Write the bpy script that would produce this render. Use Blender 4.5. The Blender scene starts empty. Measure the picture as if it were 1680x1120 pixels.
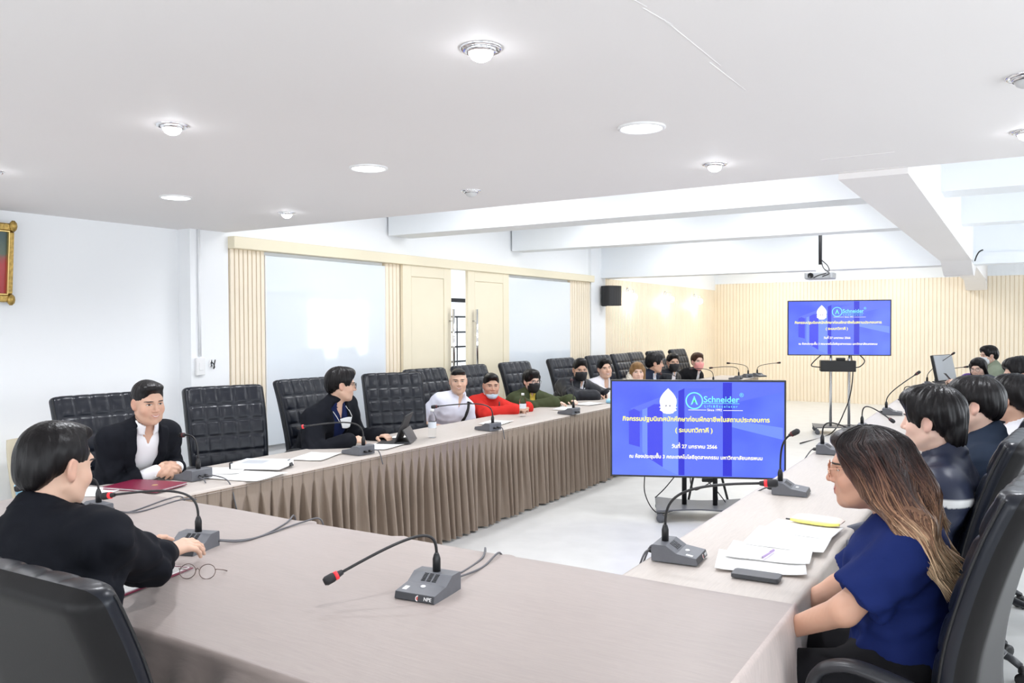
import bpy, math, random
import numpy as np
from mathutils import Vector, Matrix, Quaternion

S = bpy.context.scene
COL = S.collection
rnd = random.Random(7)
PI = math.pi

# ------------------------------------------------------------------ camera
def set_camera():
    cd = bpy.data.cameras.new('camera')
    cd.sensor_fit = 'HORIZONTAL'
    cd.sensor_width = 36.0
    cd.lens = 1342 * 36.0 / 1680
    cd.clip_end = 200
    co = bpy.data.objects.new('camera', cd)
    COL.objects.link(co)
    y, p, r = math.radians(31.7), math.radians(-1.15), math.radians(-0.29)
    F = Vector((-math.sin(y) * math.cos(p), math.cos(y) * math.cos(p), math.sin(p)))
    R0 = Vector((math.cos(y), math.sin(y), 0))
    U0 = R0.cross(F)
    R = math.cos(r) * R0 + math.sin(r) * U0
    U = -math.sin(r) * R0 + math.cos(r) * U0
    m = Matrix((R, U, -F)).transposed().to_4x4()
    m.translation = (0, 0, 1.6)
    co.matrix_world = m
    S.camera = co
set_camera()

# ------------------------------------------------------------------ world, daylight, exposure
w = bpy.data.worlds.new('world')
S.world = w
w.use_nodes = True
bg = w.node_tree.nodes['Background']
bg.inputs['Color'].default_value = (0.86, 0.93, 1.0, 1)
bg.inputs['Strength'].default_value = 2.2
S.view_settings.view_transform = 'Standard'
S.view_settings.look = 'None'
S.view_settings.exposure = 0.30
S.view_settings.gamma = 1.0
S.view_settings.use_curve_mapping = False
S.cycles.max_bounces = 10
S.cycles.diffuse_bounces = 6
S.cycles.glossy_bounces = 4
S.cycles.sample_clamp_indirect = 6.0
S.cycles.caustics_reflective = False
S.cycles.caustics_refractive = False

def area(name, loc, rot, sx, sy, power, col=(1, 1, 1)):
    d = bpy.data.lights.new(name, 'AREA')
    d.shape = 'RECTANGLE'
    d.size, d.size_y = sx, sy
    d.energy = power
    d.color = col
    o = bpy.data.objects.new(name, d)
    o.location = loc
    o.rotation_euler = rot
    COL.objects.link(o)
    return o
RIGHT_X = 2.6
REAR_Y = -2.6
FAR_Y = 17.5
WIN_Y = [(-1.9, 0.5), (1.2, 3.6), (4.3, 6.7), (7.4, 9.8), (10.2, 11.9), (13.45, 15.55)]
WIN_Z = (0.80, 2.25)
for a, b in WIN_Y:      # daylight entering through each window of the right-hand wall
    area('window_daylight', (RIGHT_X + 0.12, (a + b) / 2, sum(WIN_Z) / 2), (0, PI / 2, 0), WIN_Z[1] - WIN_Z[0], b - a, 38 * (b - a) / 2.4, (0.90, 0.95, 1.0))
REAR_WIN = [(-4.6, -2.4), (-1.6, 0.9)]
for a, b in REAR_WIN:   # windows of the rear wall behind the camera
    area('window_daylight', ((a + b) / 2, REAR_Y - 0.12, 1.5), (PI / 2, 0, 0), b - a, 1.5, 30, (0.95, 0.97, 1.0))

# ------------------------------------------------------------------ materials
MATS = {}
def new_mat(name):
    m = bpy.data.materials.new(name)
    m.use_nodes = True
    nt = m.node_tree
    return m, nt, nt.nodes['Principled BSDF']

def lin(c):
    return tuple((x / 12.92 if x <= 0.04045 else ((x + 0.055) / 1.055) ** 2.4) for x in c)

def srgb(r, g, b):
    return lin((r / 255, g / 255, b / 255))

def mat(name, col, rough=0.5, metal=0.0, spec=0.5, noise=None, bump=None, sheen=0.0, coat=0.0, trans=0.0, emit=None, estr=1.0, alpha=1.0):
    """noise=(scale, amount[, stretch]) mottles the colour; bump=(scale, strength, distance[, stretch]) adds fine relief"""
    m, nt, b = new_mat(name)
    b.inputs['Base Color'].default_value = (*col, 1)
    b.inputs['Roughness'].default_value = rough
    b.inputs['Metallic'].default_value = metal
    b.inputs['Specular IOR Level'].default_value = spec
    if sheen:
        b.inputs['Sheen Weight'].default_value = sheen
    if coat:
        b.inputs['Coat Weight'].default_value = coat
        b.inputs['Coat Roughness'].default_value = 0.1
    if trans:
        b.inputs['Transmission Weight'].default_value = trans
    if emit:
        b.inputs['Emission Color'].default_value = (*emit, 1)
        b.inputs['Emission Strength'].default_value = estr
    b.inputs['Alpha'].default_value = alpha
    N, L = nt.nodes, nt.links
    def coords(stretch):
        tc = N.new('ShaderNodeTexCoord')
        mp = N.new('ShaderNodeMapping')
        mp.inputs['Scale'].default_value = stretch
        L.new(tc.outputs['Object'], mp.inputs['Vector'])
        return mp.outputs['Vector']
    if noise:
        sc, amt = noise[:2]
        st = noise[2] if len(noise) > 2 else (1, 1, 1)
        nz = N.new('ShaderNodeTexNoise')
        nz.inputs['Scale'].default_value = sc
        nz.inputs['Detail'].default_value = 4
        L.new(coords(st), nz.inputs['Vector'])
        rp = N.new('ShaderNodeMapRange')
        rp.inputs['From Min'].default_value = 0.3
        rp.inputs['From Max'].default_value = 0.7
        rp.inputs['To Min'].default_value = 1 - amt
        rp.inputs['To Max'].default_value = 1 + amt
        L.new(nz.outputs['Fac'], rp.inputs['Value'])
        mx = N.new('ShaderNodeVectorMath')
        mx.operation = 'SCALE'
        mx.inputs[0].default_value = col
        L.new(rp.outputs['Result'], mx.inputs['Scale'])
        L.new(mx.outputs['Vector'], b.inputs['Base Color'])
    if bump:
        sc, stg, dist = bump[:3]
        st = bump[3] if len(bump) > 3 else (1, 1, 1)
        nz = N.new('ShaderNodeTexNoise')
        nz.inputs['Scale'].default_value = sc
        nz.inputs['Detail'].default_value = 5
        L.new(coords(st), nz.inputs['Vector'])
        bp = N.new('ShaderNodeBump')
        bp.inputs['Strength'].default_value = stg
        bp.inputs['Distance'].default_value = dist
        L.new(nz.outputs['Fac'], bp.inputs['Height'])
        L.new(bp.outputs['Normal'], b.inputs['Normal'])
    MATS[name] = m
    return m

def attr_mat(name, rough=0.5, sss=0.0, spec=0.4, bump=None):
    m, nt, b = new_mat(name)
    a = nt.nodes.new('ShaderNodeAttribute')
    a.attribute_name = 'Col'
    nt.links.new(a.outputs['Color'], b.inputs['Base Color'])
    b.inputs['Roughness'].default_value = rough
    b.inputs['Specular IOR Level'].default_value = spec
    if sss:
        b.inputs['Subsurface Weight'].default_value = sss
        b.inputs['Subsurface Radius'].default_value = (0.012, 0.005, 0.003)
        b.inputs['Subsurface Scale'].default_value = 0.5
    if bump:
        sc, stg, dist, st = bump
        tc = nt.nodes.new('ShaderNodeTexCoord')
        mp = nt.nodes.new('ShaderNodeMapping')
        mp.inputs['Scale'].default_value = st
        nz = nt.nodes.new('ShaderNodeTexNoise')
        nz.inputs['Scale'].default_value = sc
        bp = nt.nodes.new('ShaderNodeBump')
        bp.inputs['Strength'].default_value = stg
        bp.inputs['Distance'].default_value = dist
        nt.links.new(tc.outputs['Object'], mp.inputs['Vector'])
        nt.links.new(mp.outputs['Vector'], nz.inputs['Vector'])
        nt.links.new(nz.outputs['Fac'], bp.inputs['Height'])
        nt.links.new(bp.outputs['Normal'], b.inputs['Normal'])
    MATS[name] = m
    return m

mat('wall_white', (0.88, 0.895, 0.91), 0.6, bump=(60, 0.05, 0.002))
mat('ceiling_white', (0.83, 0.805, 0.795), 0.7, noise=(0.35, 0.02))
mat('upper_white', (0.84, 0.87, 0.90), 0.6)
mat('slat_cream', (0.89, 0.79, 0.63), 0.45, noise=(3, 0.02))
mat('slat_gap', (0.82, 0.71, 0.54), 0.7)
mat('door_cream', (0.83, 0.755, 0.58), 0.4, noise=(2, 0.02))
mat('door_groove', (0.74, 0.66, 0.50), 0.6)
mat('header_cream', (0.83, 0.755, 0.57), 0.4)
mat('board_glass', (0.78, 0.835, 0.89), 0.04, spec=0.6, coat=0.3)
mat('steel', (0.75, 0.75, 0.76), 0.22, 1.0)
mat('chrome', (0.85, 0.85, 0.87), 0.12, 1.0)
mat('dark_frame', (0.03, 0.03, 0.032), 0.5)
mat('leather', (0.008, 0.010, 0.016), 0.30, spec=0.36, bump=(240, 0.08, 0.001))
mat('leather_back', (0.011, 0.0105, 0.011), 0.42, spec=0.16, bump=(240, 0.12, 0.001))
mat('leather_seam', (0.01, 0.01, 0.011), 0.55)
mat('chair_plastic', (0.022, 0.023, 0.027), 0.36, spec=0.4)
mat('black_plastic', (0.012, 0.012, 0.013), 0.4)
mat('black_matte', (0.02, 0.02, 0.022), 0.7)
mat('mic_grey', (0.12, 0.125, 0.14), 0.42, noise=(40, 0.04))
mat('mic_front', (0.05, 0.052, 0.058), 0.4)
mat('projector_grey', (0.42, 0.43, 0.45), 0.45)
mat('mic_grille', (0.02, 0.02, 0.022), 0.6)
mat('ring_dark', (0.10, 0.012, 0.014), 0.4)
mat('slat_gap_far', (0.87, 0.765, 0.60), 0.7)
mat('red_ring', (0.55, 0.02, 0.03), 0.35, emit=(1.0, 0.05, 0.06), estr=0.35)
mat('white_plastic', (0.8, 0.8, 0.8), 0.4)
mat('cable_grey', (0.11, 0.11, 0.12), 0.5)
mat('cable_black', (0.015, 0.015, 0.016), 0.5)
mat('paper', (0.88, 0.88, 0.87), 0.7)
mat('paper_blue', (0.72, 0.77, 0.83), 0.7)
mat('gold', (0.45, 0.30, 0.09), 0.35, 0.8, noise=(40, 0.3), bump=(60, 0.5, 0.01))
mat('gold_bright', (0.75, 0.56, 0.22), 0.3, 0.8)
mat('maroon', (0.20, 0.012, 0.045), 0.4)
mat('floor', (0.67, 0.67, 0.655), 0.32, spec=0.4, noise=(5.0, 0.045), bump=(25, 0.06, 0.002))
mat('stage', (0.84, 0.78, 0.64), 0.4, noise=(2, 0.02))
mat('beige_seat', (0.62, 0.56, 0.42), 0.6)
mat('grey_seat', (0.45, 0.47, 0.50), 0.5)
mat('clear', (0.95, 0.97, 0.98), 0.03, trans=1.0)
bpy.data.materials['clear'].node_tree.nodes['Principled BSDF'].inputs['IOR'].default_value = 1.025
mat('bottle_label', (0.12, 0.15, 0.22), 0.4)
mat('lens', (0.9, 0.9, 0.9), 0.02, alpha=0.12)
mat('gold_wire', (0.75, 0.42, 0.30), 0.25, 1.0)
mat('dark_wire', (0.03, 0.028, 0.03), 0.3)
mat('bronze_wire', (0.20, 0.15, 0.13), 0.3, 0.6)

def cloth_mat(name, col, rough, streak, amt, metal=0.0):
    m, nt, b = new_mat(name)
    N, L = nt.nodes, nt.links
    tc = N.new('ShaderNodeTexCoord')
    mp = N.new('ShaderNodeMapping')
    mp.inputs['Scale'].default_value = streak
    L.new(tc.outputs['Object'], mp.inputs['Vector'])
    nz = N.new('ShaderNodeTexNoise')
    nz.inputs['Scale'].default_value = 1.0
    nz.inputs['Detail'].default_value = 3
    L.new(mp.outputs['Vector'], nz.inputs['Vector'])
    big = N.new('ShaderNodeTexNoise')
    big.inputs['Scale'].default_value = 2.2
    L.new(tc.outputs['Object'], big.inputs['Vector'])
    add = N.new('ShaderNodeMath')
    add.operation = 'ADD'
    sc2 = N.new('ShaderNodeMath')
    sc2.operation = 'MULTIPLY'
    sc2.inputs[1].default_value = 0.35
    L.new(big.outputs['Fac'], sc2.inputs[0])
    L.new(nz.outputs['Fac'], add.inputs[0])
    L.new(sc2.outputs[0], add.inputs[1])
    rp = N.new('ShaderNodeMapRange')
    rp.inputs['From Min'].default_value = 0.45
    rp.inputs['From Max'].default_value = 0.9
    rp.inputs['To Min'].default_value = 1 - amt
    rp.inputs['To Max'].default_value = 1 + amt
    L.new(add.outputs[0], rp.inputs['Value'])
    mx = N.new('ShaderNodeVectorMath')
    mx.operation = 'SCALE'
    mx.inputs[0].default_value = col
    L.new(rp.outputs['Result'], mx.inputs['Scale'])
    L.new(mx.outputs['Vector'], b.inputs['Base Color'])
    bp = N.new('ShaderNodeBump')
    bp.inputs['Strength'].default_value = 0.25
    bp.inputs['Distance'].default_value = 0.002
    L.new(nz.outputs['Fac'], bp.inputs['Height'])
    L.new(bp.outputs['Normal'], b.inputs['Normal'])
    b.inputs['Roughness'].default_value = rough
    b.inputs['Metallic'].default_value = metal
    b.inputs['Sheen Weight'].default_value = 0.25
    MATS[name] = m
    return m
cloth_mat('cloth_top', (0.315, 0.258, 0.235), 0.45, (14, 190, 30), 0.07)
cloth_mat('cloth_side_table', (0.47, 0.415, 0.37), 0.42, (190, 14, 30), 0.07)
cloth_mat('cloth_skirt', (0.30, 0.235, 0.185), 0.34, (160, 160, 6), 0.06, 0.30)
MATS['cloth_skirt'].node_tree.nodes['Principled BSDF'].inputs['Sheen Weight'].default_value = 0.0
cloth_mat('cloth_hang_lit', (0.60, 0.51, 0.475), 0.42, (120, 120, 12), 0.08)  # same taupe cloth; paler colour stands in for window light on the drop

# ------------------------------------------------------------------ object helpers
def tag(o, label=None, cat=None, group=None, kind=None):
    if label: o['label'] = label
    if cat: o['category'] = cat
    if group: o['group'] = group
    if kind: o['kind'] = kind
    return o

def thing(name, label, cat, loc=(0, 0, 0), rz=0.0, group=None):
    o = bpy.data.objects.new(name, None)
    o.empty_display_size = 0.1
    COL.objects.link(o)
    o.location = loc
    o.rotation_euler = (0, 0, rz)
    return tag(o, label, cat, group)

def mesh_data(name, verts, faces, mats, smooth=False, fmat=None):
    me = bpy.data.meshes.new(name)
    me.from_pydata([tuple(v) for v in verts], [], [tuple(f) for f in faces])
    for m in (mats if isinstance(mats, (list, tuple)) else [mats]):
        me.materials.append(MATS[m] if isinstance(m, str) else m)
    if fmat is not None:
        me.polygons.foreach_set('material_index', fmat)
    if smooth:
        me.polygons.foreach_set('use_smooth', [True] * len(me.polygons))
    me.update()
    return me

class MB:
    """collects simple solids into one mesh"""
    def __init__(self):
        self.v, self.f, self.m, self.s, self.mi = [], [], [], [], 0
    def add(self, verts, faces, smooth=False):
        n = len(self.v)
        self.v += [tuple(v) for v in verts]
        self.f += [tuple(i + n for i in f) for f in faces]
        self.m += [self.mi] * len(faces)
        self.s += [smooth] * len(faces)
        return self
    def box(self, x0, x1, y0, y1, z0, z1, bev=0.0):
        if bev <= 0:
            v = [(x, y, z) for z in (z0, z1) for y in (y0, y1) for x in (x0, x1)]
            return self.add(v, [(0, 2, 3, 1), (4, 5, 7, 6), (0, 1, 5, 4), (2, 6, 7, 3), (0, 4, 6, 2), (1, 3, 7, 5)])
        # chamfered box: 24 vertices
        X, Y, Z = (x0, x1), (y0, y1), (z0, z1)
        v, idx = [], {}
        for i in (0, 1):
            for j in (0, 1):
                for k in (0, 1):
                    for ax in range(3):
                        p = [X[i], Y[j], Z[k]]
                        d = [bev if q == 0 else -bev for q in (i, j, k)]
                        for a in range(3):
                            if a != ax: p[a] += d[a]
                        idx[(i, j, k, ax)] = len(v)
                        v.append(p)
        f = []
        g = lambda i, j, k, a: idx[(i, j, k, a)]
        for i in (0, 1):
            f.append([g(i, 0, 0, 0), g(i, 1, 0, 0), g(i, 1, 1, 0), g(i, 0, 1, 0)][::1 if i else -1])
            f.append([g(0, i, 0, 1), g(0, i, 1, 1), g(1, i, 1, 1), g(1, i, 0, 1)][::1 if i else -1])
            f.append([g(0, 0, i, 2), g(1, 0, i, 2), g(1, 1, i, 2), g(0, 1, i, 2)][::1 if i else -1])
        for j in (0, 1):
            for k in (0, 1):
                f.append([g(0, j, k, 1), g(1, j, k, 1), g(1, j, k, 2), g(0, j, k, 2)][::1 if (j == k) else -1])
        for i in (0, 1):
            for k in (0, 1):
                f.append([g(i, 0, k, 0), g(i, 1, k, 0), g(i, 1, k, 2), g(i, 0, k, 2)][::-1 if (i == k) else 1])
        for i in (0, 1):
            for j in (0, 1):
                f.append([g(i, j, 0, 0), g(i, j, 1, 0), g(i, j, 1, 1), g(i, j, 0, 1)][::1 if (i == j) else -1])
        for i in (0, 1):
            for j in (0, 1):
                for k in (0, 1):
                    t = [g(i, j, k, 0), g(i, j, k, 1), g(i, j, k, 2)]
                    f.append(t[::1 if (i + j + k) % 2 else -1])
        return self.add(v, f)
    def lathe(self, prof, n=20, c=(0, 0, 0), cap=True, smooth=True, axis='z'):
        """prof: (r, h) list"""
        v = []
        for r, h in prof:
            for i in range(n):
                a = 2 * PI * i / n
                p = (r * math.cos(a), r * math.sin(a), h)
                if axis == 'x': p = (h, p[0], p[1])
                if axis == 'y': p = (p[1], h, p[0])
                v.append((p[0] + c[0], p[1] + c[1], p[2] + c[2]))
        f = []
        for j in range(len(prof) - 1):
            for i in range(n):
                k = (i + 1) % n
                f.append((j * n + i, j * n + k, (j + 1) * n + k, (j + 1) * n + i))
        if cap:
            f.append(tuple(range(n))[::-1])
            f.append(tuple((len(prof) - 1) * n + i for i in range(n)))
        return self.add(v, f, smooth)
    def tube(self, pts, r, n=8, smooth=True, flat=None, cap=True):
        """r: radius or list; flat=(side, thick) gives an elliptical section with its broad side along the vector side"""
        pts = [Vector(p) for p in pts]
        m = len(pts)
        rs = r if isinstance(r, (list, tuple)) else [r] * m
        T = []
        for i in range(m):
            t = pts[min(i + 1, m - 1)] - pts[max(i - 1, 0)]
            T.append(t.normalized() if t.length > 1e-9 else Vector((0, 0, 1)))
        ref = Vector((0, 0, 1)) if abs(T[0].z) < 0.9 else Vector((1, 0, 0))
        if flat is not None: ref = Vector(flat[0])
        u = (ref - T[0] * ref.dot(T[0])).normalized()
        v = []
        for i in range(m):
            u = (u - T[i] * u.dot(T[i]))
            u = u.normalized() if u.length > 1e-9 else T[i].orthogonal().normalized()
            if flat is not None:
                q = Vector(flat[0]); q = q - T[i] * q.dot(T[i])
                if q.length > 0.05: u = q.normalized()
            w2 = T[i].cross(u)
            for k in range(n):
                a = 2 * PI * k / n
                ru, rw = (rs[i], rs[i]) if flat is None else (rs[i], flat[1] if not isinstance(flat[1], (list, tuple)) else flat[1][i])
                v.append(pts[i] + u * (ru * math.cos(a)) + w2 * (rw * math.sin(a)))
        f = []
        for j in range(m - 1):
            for i in range(n):
                k = (i + 1) % n
                f.append((j * n + i, j * n + k, (j + 1) * n + k, (j + 1) * n + i))
        if cap:
            f.append(tuple(range(n))[::-1])
            f.append(tuple((m - 1) * n + i for i in range(n)))
        return self.add(v, f, smooth)
    def prism(self, poly, h0, h1, plane='xz'):
        """polygon extruded along the missing axis"""
        n = len(poly)
        def P(a, b, h):
            return {'xz': (a, h, b), 'xy': (a, b, h), 'yz': (h, a, b)}[plane]
        v = [P(a, b, h0) for a, b in poly] + [P(a, b, h1) for a, b in poly]
        f = [tuple(range(n)), tuple(range(2 * n - 1, n - 1, -1))]
        for i in range(n):
            k = (i + 1) % n
            f.append((i, i + n, k + n, k))
        return self.add(v, f)
    def grid(self, fn, nu, nv, smooth=True, closed_u=False):
        v = [fn(i / nu, j / nv) for j in range(nv + 1) for i in range(nu + (0 if closed_u else 1))]
        w2 = nu if closed_u else nu + 1
        f = []
        for j in range(nv):
            for i in range(nu):
                k = (i + 1) % w2
                f.append((j * w2 + i, j * w2 + k, (j + 1) * w2 + k, (j + 1) * w2 + i))
        return self.add(v, f, smooth)
    def data(self, name, mats):
        me = mesh_data(name, self.v, self.f, mats, False, self.m)
        me.polygons.foreach_set('use_smooth', self.s)
        return me
    def build(self, name, mats, parent=None, loc=None, fix=True):
        me = self.data(name, mats)
        if fix: fix_normals(me)
        return put(name, me, parent, loc)

def fix_normals(me):
    import bmesh
    bm = bmesh.new()
    bm.from_mesh(me)
    bmesh.ops.recalc_face_normals(bm, faces=bm.faces)
    bm.to_mesh(me)
    bm.free()

def put(name, me, parent=None, loc=None, rot=None):
    o = bpy.data.objects.new(name, me)
    COL.objects.link(o)
    if parent is not None: o.parent = parent
    if loc is not None: o.location = loc
    if rot is not None: o.rotation_euler = rot
    return o

def struct(name, mb, mats, parent=None):
    o = mb.build(name, mats, parent)
    if parent is None: o['kind'] = 'structure'
    return o

def copy_tree(o, parent=None):
    c = o.copy()
    COL.objects.link(c)
    if parent is not None:
        c.parent = parent
    for ch in KIDS.get(o.name, []) or [k for k in o.children]:
        copy_tree(ch, c)
    return c
KIDS = {}

def bez(p0, p1, p2, p3, n=12):
    p0, p1, p2, p3 = map(Vector, (p0, p1, p2, p3))
    out = []
    for i in range(n + 1):
        t = i / n
        out.append(p0 * (1 - t) ** 3 + p1 * 3 * t * (1 - t) ** 2 + p2 * 3 * t * t * (1 - t) + p3 * t ** 3)
    return out

def catmull(pts, n=6):
    pts = [Vector(p) for p in pts]
    P = [pts[0] * 2 - pts[1]] + pts + [pts[-1] * 2 - pts[-2]]
    out = []
    for i in range(1, len(P) - 2):
        for k in range(n):
            t = k / n
            a, b, c, d = P[i - 1], P[i], P[i + 1], P[i + 2]
            out.append(0.5 * ((2 * b) + (c - a) * t + (2 * a - 5 * b + 4 * c - d) * t * t + (3 * b - a - 3 * c + d) * t ** 3))
    out.append(pts[-1])
    return out
# ------------------------------------------------------------------ room shell
WX = -5.6            # face of the panelled left wall
NX = -5.75           # recessed near end of the left wall
LOW_Z, LIP_Y, UP_Z = 2.38, 4.55, 3.05
T = 0.2

m = MB(); m.box(-9.0, RIGHT_X + 0.3, REAR_Y - 0.3, FAR_Y + 0.3, -0.2, 0)
struct('floor', m, 'floor')
m = MB()
m.box(-6.0, RIGHT_X, REAR_Y, LIP_Y, LOW_Z, UP_Z + 0.1)
struct('ceiling', m, 'ceiling_white')
m = MB(); m.box(-9.0, RIGHT_X + 0.2, LIP_Y, FAR_Y + 0.2, UP_Z, UP_Z + 0.15)
struct('ceiling_upper', m, 'upper_white')

# left wall: recessed near part, column, panelled stretch with the door opening, recessed far stretch
m = MB()
m.box(NX - T, NX, REAR_Y, 4.20, 0, LOW_Z)
m.box(NX - T, WX, 4.20, 4.57, 0, UP_Z)                      # near column
m.box(WX - T, WX - 0.03, 4.57, 7.25, 0, UP_Z)
m.box(WX - T, WX - 0.03, 8.30, 11.36, 0, UP_Z)
m.box(WX - T, WX - 0.03, 7.25, 8.30, 2.30, UP_Z)           # over the doorway
m.box(WX - T, WX + 0.02, 11.36, 11.87, 0, UP_Z)            # far column
m.box(WX - T, WX - 0.03, 11.87, FAR_Y, 0, 2.33)
m.box(WX - T, WX + 0.015, 11.87, FAR_Y, 2.33, UP_Z)
wall_left = struct('wall_left', m, 'wall_white')
# corridor beyond the sliding doors
m = MB()
m.box(-7.6, -7.4, 5.0, 9.4, 0, UP_Z)
m.box(-7.6, -7.4, 12.6, 14.0, 0, UP_Z)
m.box(-7.6, -7.4, 9.4, 12.6, 2.02, UP_Z)
m.box(-7.6, -7.4, 9.4, 12.6, 0, 0.75)
m.box(-7.6, WX - T, 4.8, 5.0, 0, UP_Z)
m.box(-7.6, WX - T, 14.0, 14.2, 0, UP_Z)
struct('wall_corridor', m, 'wall_white')
m = MB()
for y in (9.4, 10.12, 10.92, 11.72, 12.52):
    m.box(-7.50, -7.43, y, y + 0.09, 0.75, 2.02)
for z in (0.75, 1.96):
    m.box(-7.50, -7.43, 9.4, 12.6, z, z + 0.06)
window_1 = struct('window_1', m, 'dark_frame')
gr = MB()
for z in (1.02, 1.25, 1.48, 1.72):
    gr.box(-7.485, -7.455, 9.45, 12.55, z, z + 0.028)
for y in (10.45, 10.70, 11.30, 11.5, 12.1, 9.8):
    gr.box(-7.48, -7.46, y, y + 0.014, 0.8, 1.72)
gr.build('window_grille', 'dark_frame', window_1)
g = MB(); g.box(-7.472, -7.468, 9.45, 12.55, 0.8, 1.98)
g.build('pane', 'lens', window_1)

area('corridor_fill', (-6.6, 8.5, UP_Z - 0.05), (0, 0, 0), 0.3, 2.4, 60)  # added fill light that whitens the corridor wall, no lamp seen there
# far wall, right wall and rear wall
m = MB()
m.box(-6.0, RIGHT_X + T, FAR_Y, FAR_Y + T, 0, UP_Z)
m.box(WX, RIGHT_X, FAR_Y - 0.05, FAR_Y, 2.46, UP_Z)
wall_far = struct('wall_far', m, 'upper_white')
m = MB()
ys = [REAR_Y] + [v for ab in WIN_Y for v in ab] + [FAR_Y]
for i in range(0, len(ys), 2):
    m.box(RIGHT_X, RIGHT_X + T, ys[i], ys[i + 1], 0, UP_Z)
m.box(RIGHT_X, RIGHT_X + T, REAR_Y, FAR_Y, 0, WIN_Z[0])
m.box(RIGHT_X, RIGHT_X + T, REAR_Y, FAR_Y, WIN_Z[1], UP_Z)
struct('wall_right', m, 'wall_white')
for n, (a, b) in enumerate(WIN_Y):
    m = MB()
    for k in range(5):
        y = a + (b - a - 0.05) * k / 4
        m.box(RIGHT_X + 0.03, RIGHT_X + 0.09, y, y + 0.05, *WIN_Z)
    for z in (WIN_Z[0], 1.75, WIN_Z[1] - 0.05):
        m.box(RIGHT_X + 0.035, RIGHT_X + 0.085, a, b, z, z + 0.05)
    struct('window_%d' % (n + 2), m, 'white_plastic')
m = MB()
xs_ = [-6.0] + [v for ab in REAR_WIN for v in ab] + [RIGHT_X]
for i in range(0, len(xs_), 2):
    m.box(xs_[i], xs_[i + 1], REAR_Y - T, REAR_Y, 0, LOW_Z + 0.1)
m.box(-6.0, RIGHT_X, REAR_Y - T, REAR_Y, 0, 0.75)
m.box(-6.0, RIGHT_X, REAR_Y - T, REAR_Y, 2.25, LOW_Z + 0.1)
struct('wall_rear', m, 'wall_white')
for n, (a, b) in enumerate(REAR_WIN):
    m = MB()
    for k in range(3):
        x = a + (b - a - 0.05) * k / 2
        m.box(x, x + 0.05, REAR_Y - 0.09, REAR_Y - 0.03, 0.75, 2.25)
    for z in (0.75, 2.2):
        m.box(a, b, REAR_Y - 0.085, REAR_Y - 0.035, z, z + 0.05)
    struct('window_%d' % (n + 8), m, 'white_plastic')

# beams under the upper ceiling
m = MB(); m.box(WX, RIGHT_X, 6.62, 6.97, 2.54, UP_Z); struct('trim_1', m, 'upper_white')
m = MB(); m.box(WX, RIGHT_X, 9.08, 9.36, 2.56, UP_Z); struct('trim_2', m, 'upper_white')
m = MB(); m.box(WX, RIGHT_X, 11.73, 12.05, 2.33, UP_Z); m.box(WX, RIGHT_X, 11.70, 11.73, 2.33, 2.47); struct('trim_3', m, 'upper_white')
m = MB()
m.box(-0.80, -0.47, LIP_Y, FAR_Y - 0.05, 2.35, UP_Z)
m.prism([(11.2, 2.36), (11.73, 2.20), (12.05, 2.20), (12.6, 2.36)], -0.80, -0.47, 'yz')
m.prism([(16.3, 2.36), (17.0, 2.20), (FAR_Y - 0.05, 2.20), (FAR_Y - 0.05, 2.36)], -0.80, -0.47, 'yz')
struct('trim_4', m, 'ceiling_white')
# thin plaster joints on the low ceiling that carry the beam's line on
m = MB()
m.box(-0.80, -0.48, 4.10, 4.108, LOW_Z - 0.002, LOW_Z + 0.01)
m.box(-0.79, -0.47, 4.50, 4.508, LOW_Z - 0.002, LOW_Z + 0.01)
for y0, y1, x0, x1 in ((1.55, 1.9, -0.84, -0.78), (1.9, 2.05, -0.79, -0.77), (2.0, 2.45, -0.775, -0.768), (2.4, 2.75, -0.785, -0.777)):
    m.tube([(x0, y0, LOW_Z + 0.001), (x1, y1, LOW_Z + 0.001)], 0.0025, 6)
struct('trim_5', m, 'ceiling_white')

# header board over boards and doors, slats
m = MB(); m.box(WX - 0.03, WX + 0.08, 4.57, 11.36, 2.25, 2.35, 0.004)
struct('trim_6', m, 'header_cream')
slat_me = None
def slats(y0, y1, n, z1, parent):
    """individual upright slats with a gap between each two"""
    global slat_me
    p = (y1 - y0) / n
    b = MB(); b.box(WX - 0.03, WX - 0.012, y0, y1, 0, z1)
    b.build('slat_backing', 'slat_gap', parent)
    me = MB().box(-0.03, 0.012, -p * 0.42, p * 0.42, 0, z1, 0.003).data('slat', 'slat_cream')
    fix_normals(me)
    for i in range(n):
        put('slat', me, parent, (WX, y0 + (i + 0.5) * p, 0))
slats(4.58, 4.95, 8, 2.25, wall_left)
slats(6.55, 6.79, 4, 2.25, wall_left)
slats(10.68, 11.34, 9, 2.25, wall_left)
m = MB()
n = 92
p = (FAR_Y - 11.88) / n
for i in range(n):
    y = 11.88 + i * p
    m.box(WX - 0.02, WX + 0.008, y, y + p * 0.80, 0, 2.33)
o = m.build('slat_row', 'slat_cream', wall_left, fix=False); o['kind'] = 'stuff'
m = MB(); m.box(WX - 0.03, WX - 0.004, 11.87, FAR_Y, 0, 2.33); m.build('slat_backing', 'slat_gap_far', wall_left)
m = MB()
n = 118
p = (RIGHT_X - WX) / n
for i in range(n):
    x = WX + i * p
    m.box(x, x + p * 0.80, FAR_Y - 0.045, FAR_Y - 0.01, 0, 2.46)
o = m.build('slat_row', 'slat_cream', wall_far, fix=False); o['kind'] = 'stuff'
m = MB(); m.box(WX, RIGHT_X, FAR_Y - 0.033, FAR_Y - 0.005, 0, 2.46); m.build('slat_backing', 'slat_gap_far', wall_far)

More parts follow.
